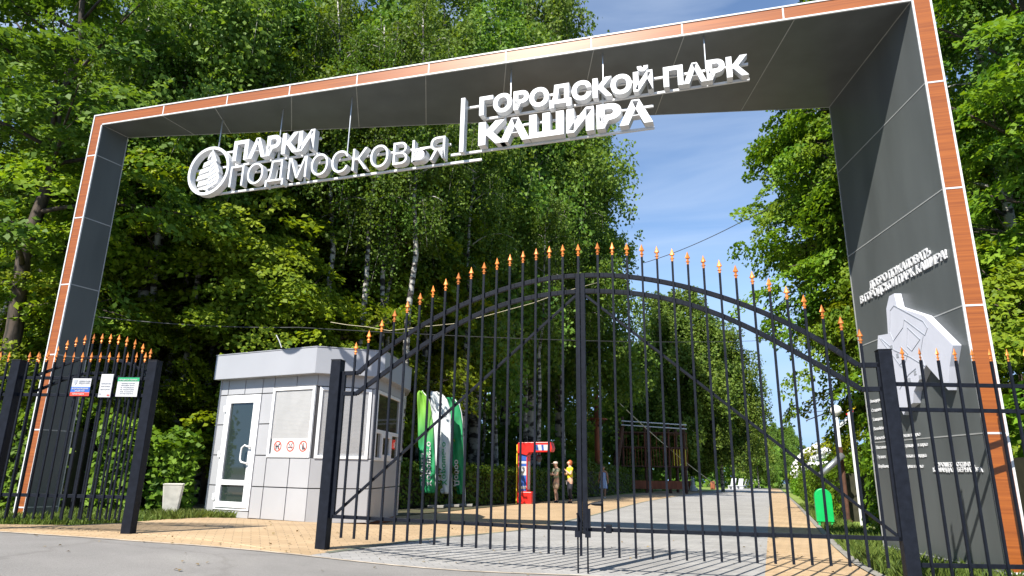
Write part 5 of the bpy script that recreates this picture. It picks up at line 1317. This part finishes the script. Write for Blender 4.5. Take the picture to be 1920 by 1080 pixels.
# white rabbit-eared sculpture, benches, lamps, pavilion
q = gnd(1300, 921); k = (zat(1299, 893, q)-q.z)
o = empty('sculpture', q, 'small white sculpture with two tall ears at the edge of the lawn', 'sculpture')
b = MB(); b.lathe([(0, .24*k), (.1*k, .25*k), (.3*k, .2*k), (.45*k, .12*k), (.5*k, .13*k), (.6*k, .15*k), (.7*k, .1*k), (.74*k, .02*k)], 14); b.ball((.24*k, 0, .12*k), .12*k, 10); b.build('figure', 'white', o, smooth=True)
b = MB(); b.tube([(-.05*k, 0, .7*k), (-.1*k, 0, 1.0*k)], [.05*k, .03*k], 7); b.tube([(.04*k, 0, .7*k), (.02*k, 0, .98*k)], [.05*k, .03*k], 7); b.build('ears', 'white', o)
bench0 = None
for i, (px, py) in enumerate(((1371, 913), (1385, 911.5), (1397, 911), (1409, 911), (1420, 910.5))):
    q = dirxy(px, 900, (88, 97, 105, 113, 121)[i])
    if bench0 is None:
        o = empty('park_bench', q); bench0 = o
        b = MB(); b.box(-.9, .9, -.3, .3, .42, .5); b.build('seat', 'white', o)
        b = MB(); b.prism([(-.9, .25, .5), (.9, .25, .5), (.9, .55, 1.45), (-.9, .55, 1.45)], (0, .06, 0)); b.build('backrest', 'white', o)
        for x in (-.75, .75):
            b = MB(); b.box(x-.06, x+.06, -.28, .3, 0, .42); b.build('leg', 'white', o)
    else: o = copy_tree(bench0)
    o.location = q; o.scale = (.5, .8, .95); o.rotation_euler = (0, 0, rad(-70)); tag(o, ('white high backed bench nearest of the row left of the far path' if i == 0 else 'white high backed bench in the row behind the nearest one'), 'bench', 'white benches beside the far path')
def lamp(pos, h, label, group, rings=2, r=.2, arm=.5):
    o = empty('street_lamp', pos, label, 'street lamp', group)
    b = MB(); b.tube([(0, 0, 0), (0, 0, h)], [.06, .035], 8); b.lathe([(0, .12), (.25, .1), (.4, .05)], 8); b.build('pole', 'trim', o, smooth=True)
    for j in range(rings):
        zr = h - .25 - .75*j; ar = arm*(1 + .35*j); n = 5
        b = MB()
        for i in range(n):
            a = 2*math.pi*(i+.5*j)/n; b.tube([(0, 0, zr-.25), (ar*.6*math.cos(a), ar*.6*math.sin(a), zr-.2), (ar*math.cos(a), ar*math.sin(a), zr)], .018, 5)
        b.build('arm', 'trim', o)
        for i in range(n):
            a = 2*math.pi*(i+.5*j)/n; b = MB(); b.ball((ar*math.cos(a), ar*math.sin(a), zr+r*.9), r); b.build('globe', 'globe', o, smooth=True)
    b = MB(); b.ball((0, 0, h+r*.9), r); b.build('globe', 'globe', o, smooth=True); return o
l0 = None
for i, (px, y, py) in enumerate(((1537, 46, 832), (1529, 51, 836), (1521, 56, 842), (1514, 62, 848), (1507, 69, 855), (1500, 77, 862), (1494, 86, 869))):
    q = dirxy(px, 860, y)
    if l0 is None: l0 = lamp(q, 2.6, '', 'globe lamps in the row right of the path'); o = l0
    else: o = copy_tree(l0); o.location = q
    k_ = (zat(px, py, q)-q.z)/2.9; o.scale = (max(1, k_), max(1, k_), k_); tag(o, 'white lamp with tiers of round globes in the row right of the path', 'street lamp', 'globe lamps in the row right of the path')
q = dirxy(1571, 800, 19.5); lamp(q, zat(1569, 779, q)-q.z, 'single globe lamp on a pole left of the info board', None, 0, .16)
q = dirxy(1512, 860, 92); o = empty('pavilion', q, 'low white and turquoise pavilion behind the row of globe lamps', 'pavilion', rz=.2)
b = MB(); b.box(-1.6, 1.6, -1, 1, 0, 2.0); b.build('wall', 'signwhite', o); b = MB(); b.box(-1.8, 1.8, -1.2, 1.2, 2.0, 2.4); b.build('roof', 'white', o, .03)
m_t = mat('turquoise trim', (.1, .5, .42), .5); b = MB(); b.box(-1.62, 1.62, -1.02, -1.001, 1.35, 1.7); b.build('band', m_t, o); b = MB(); b.box(-.5, .5, -1.03, -1.002, .1, 1.3); b.build('window', 'glass', o)
# info board, bin, tube, pennants
q = gnd(1618, 986); o = empty('info_board', q, 'tall two post notice stand seen edge on beside the map pillar', 'info board', rz=rad(62))
zt = zat(1605, 772, q)-q.z
b = MB(); b.box(-.05, .05, -.05, .05, 0, zt); b.build('post', 'trim', o, .006); b = MB(); b.box(1.05, 1.15, -.05, .05, 0, zt*.97); b.build('post', 'trim', o, .006)
b = MB(); b.box(.06, 1.04, -.03, .03, zt*.42, zt*.96); b.build('panel', 'glass', o); b = MB(); b.box(.06, 1.04, -.045, .045, zt*.38, zt*.415); b.build('rail', 'trim', o); b = MB(); b.box(.06, 1.04, -.045, .045, zt*.965, zt); b.build('rail', 'trim', o)
q = gnd(1548, 985); h = zat(1548, 916, q)-q.z; o = empty('litter_bin', q, 'bright green round topped litter bin on two short legs by the hedge', 'litter bin', rz=rad(-20))
b = MB(); w = .185; pr_ = [(-w, .1*h), (w, .1*h)] + [(w*math.cos(a), h-w + w*math.sin(a)) for a in np.linspace(0, math.pi, 13)]
b.prism([(x, -.14, z) for x, z in pr_], (0, .28, 0)); b.build('body', 'greenbin', o, .012)
for x in (-.13, .13):
    b = MB(); b.box(x-.025, x+.025, -.12, .12, 0, .1*h); b.build('leg', 'greenbin', o)
q = dirxy(1578, 860, 17.5); o = empty('barrier', q, 'grey metal tube raised diagonally from a dark post near the green bin', 'barrier')
b = MB(); b.tube([(0, 0, 0), (0, 0, zat(1578, 838, q)-q.z)], .05, 8); b.lathe([(0, .1), (.05, .1), (.06, .06)], 10); b.build('post', 'darktimber', o)
b = MB(); b.tube([aty(1537, 892, 17.3), aty(1580, 853, 17.3)], .075, 12); b.build('tube', 'steel', o, smooth=True, world=True)
cols = ['signgreen', 'yellow', 'red', 'blue']
q = dirxy(1600, 770, 16.9); q.z = 0; o = empty('pinwheel', aty(1600, 778, 16.9), 'colourful flag pinwheel above the info board', 'pinwheel')
b = MB(); b.tube([aty(1596, 830, 16.9), aty(1600, 765, 16.9)], .012, 6); b.build('stick', 'trim', o, world=True)
for i, (x0, y0, x1, y1, mm) in enumerate(((1590, 762, 1608, 750, 'signgreen'), (1588, 770, 1606, 760, 'yellow'), (1586, 776, 1600, 770, 'red'), (1592, 760, 1602, 747, 'blue'), (1572, 800, 1588, 788, 'flagwhite'), (1574, 795, 1590, 782, 'flagwhite'))):
    b = MB(); a = aty(x0, y0, 16.8-.02*i); c = aty(x1, y1, 16.8-.02*i); b.prism([a, c, c + Vector((-.03, 0, -.07)), a + Vector((.02, 0, -.03))], (0, .012, 0)); b.build('pennant', mm, o, world=True)
# playground glimpse between trunks
q = dirxy(897, 900, 40); o = empty('playground_spring_rider', q, 'small yellow playground figure glimpsed between trunks beyond the hedge', 'playground toy')
b = MB(); b.tube([(0, 0, 0), (0, 0, .8)], .1, 8); b.build('spring', 'ink', o); b = MB(); b.box(-.22, .1, -.12, .12, .8, 1.0); b.box(.0, .14, -.1, .1, 1.0, 1.6); b.tube([(-.2, 0, 1.0), (-.2, 0, 1.25), (.05, 0, 1.5)], .05, 6); b.build('seat', 'yellow', o)
# overhead cables
A = aty(1180, 497, 30.0); wire('overhead_cable', sag(aty(1207, 493, 30), aty(1388, 417, 24), .12) + sag(aty(1388, 417, 24), aty(1580, 318, 19), .05)[1:] + sag(aty(1580, 318, 19), aty(1960, 98, 13), .05)[1:], .016, 'cable', 'thin dark cable rising across the blue sky to the right trees')
wire('overhead_cable', sag(aty(150, 590, 16), aty(560, 614, 17), .1) + sag(aty(560, 614, 17), aty(1460, 637, 40), .25, 24)[1:], .013, 'cable', 'thin dark cable strung level behind the gate arches')
wire('overhead_cable', [aty(620, 604, 15.5), aty(650, 609, 15.5), aty(690, 613, 15.5), aty(730, 620, 15.6), aty(790, 613, 15.7), aty(850, 607, 15.8), aty(920, 590, 16), aty(1000, 568, 16.2), aty(1060, 546, 16.4), aty(1120, 530, 16.8)], .0065, 'rope', 'loose white cable looping behind the left gate leaf')
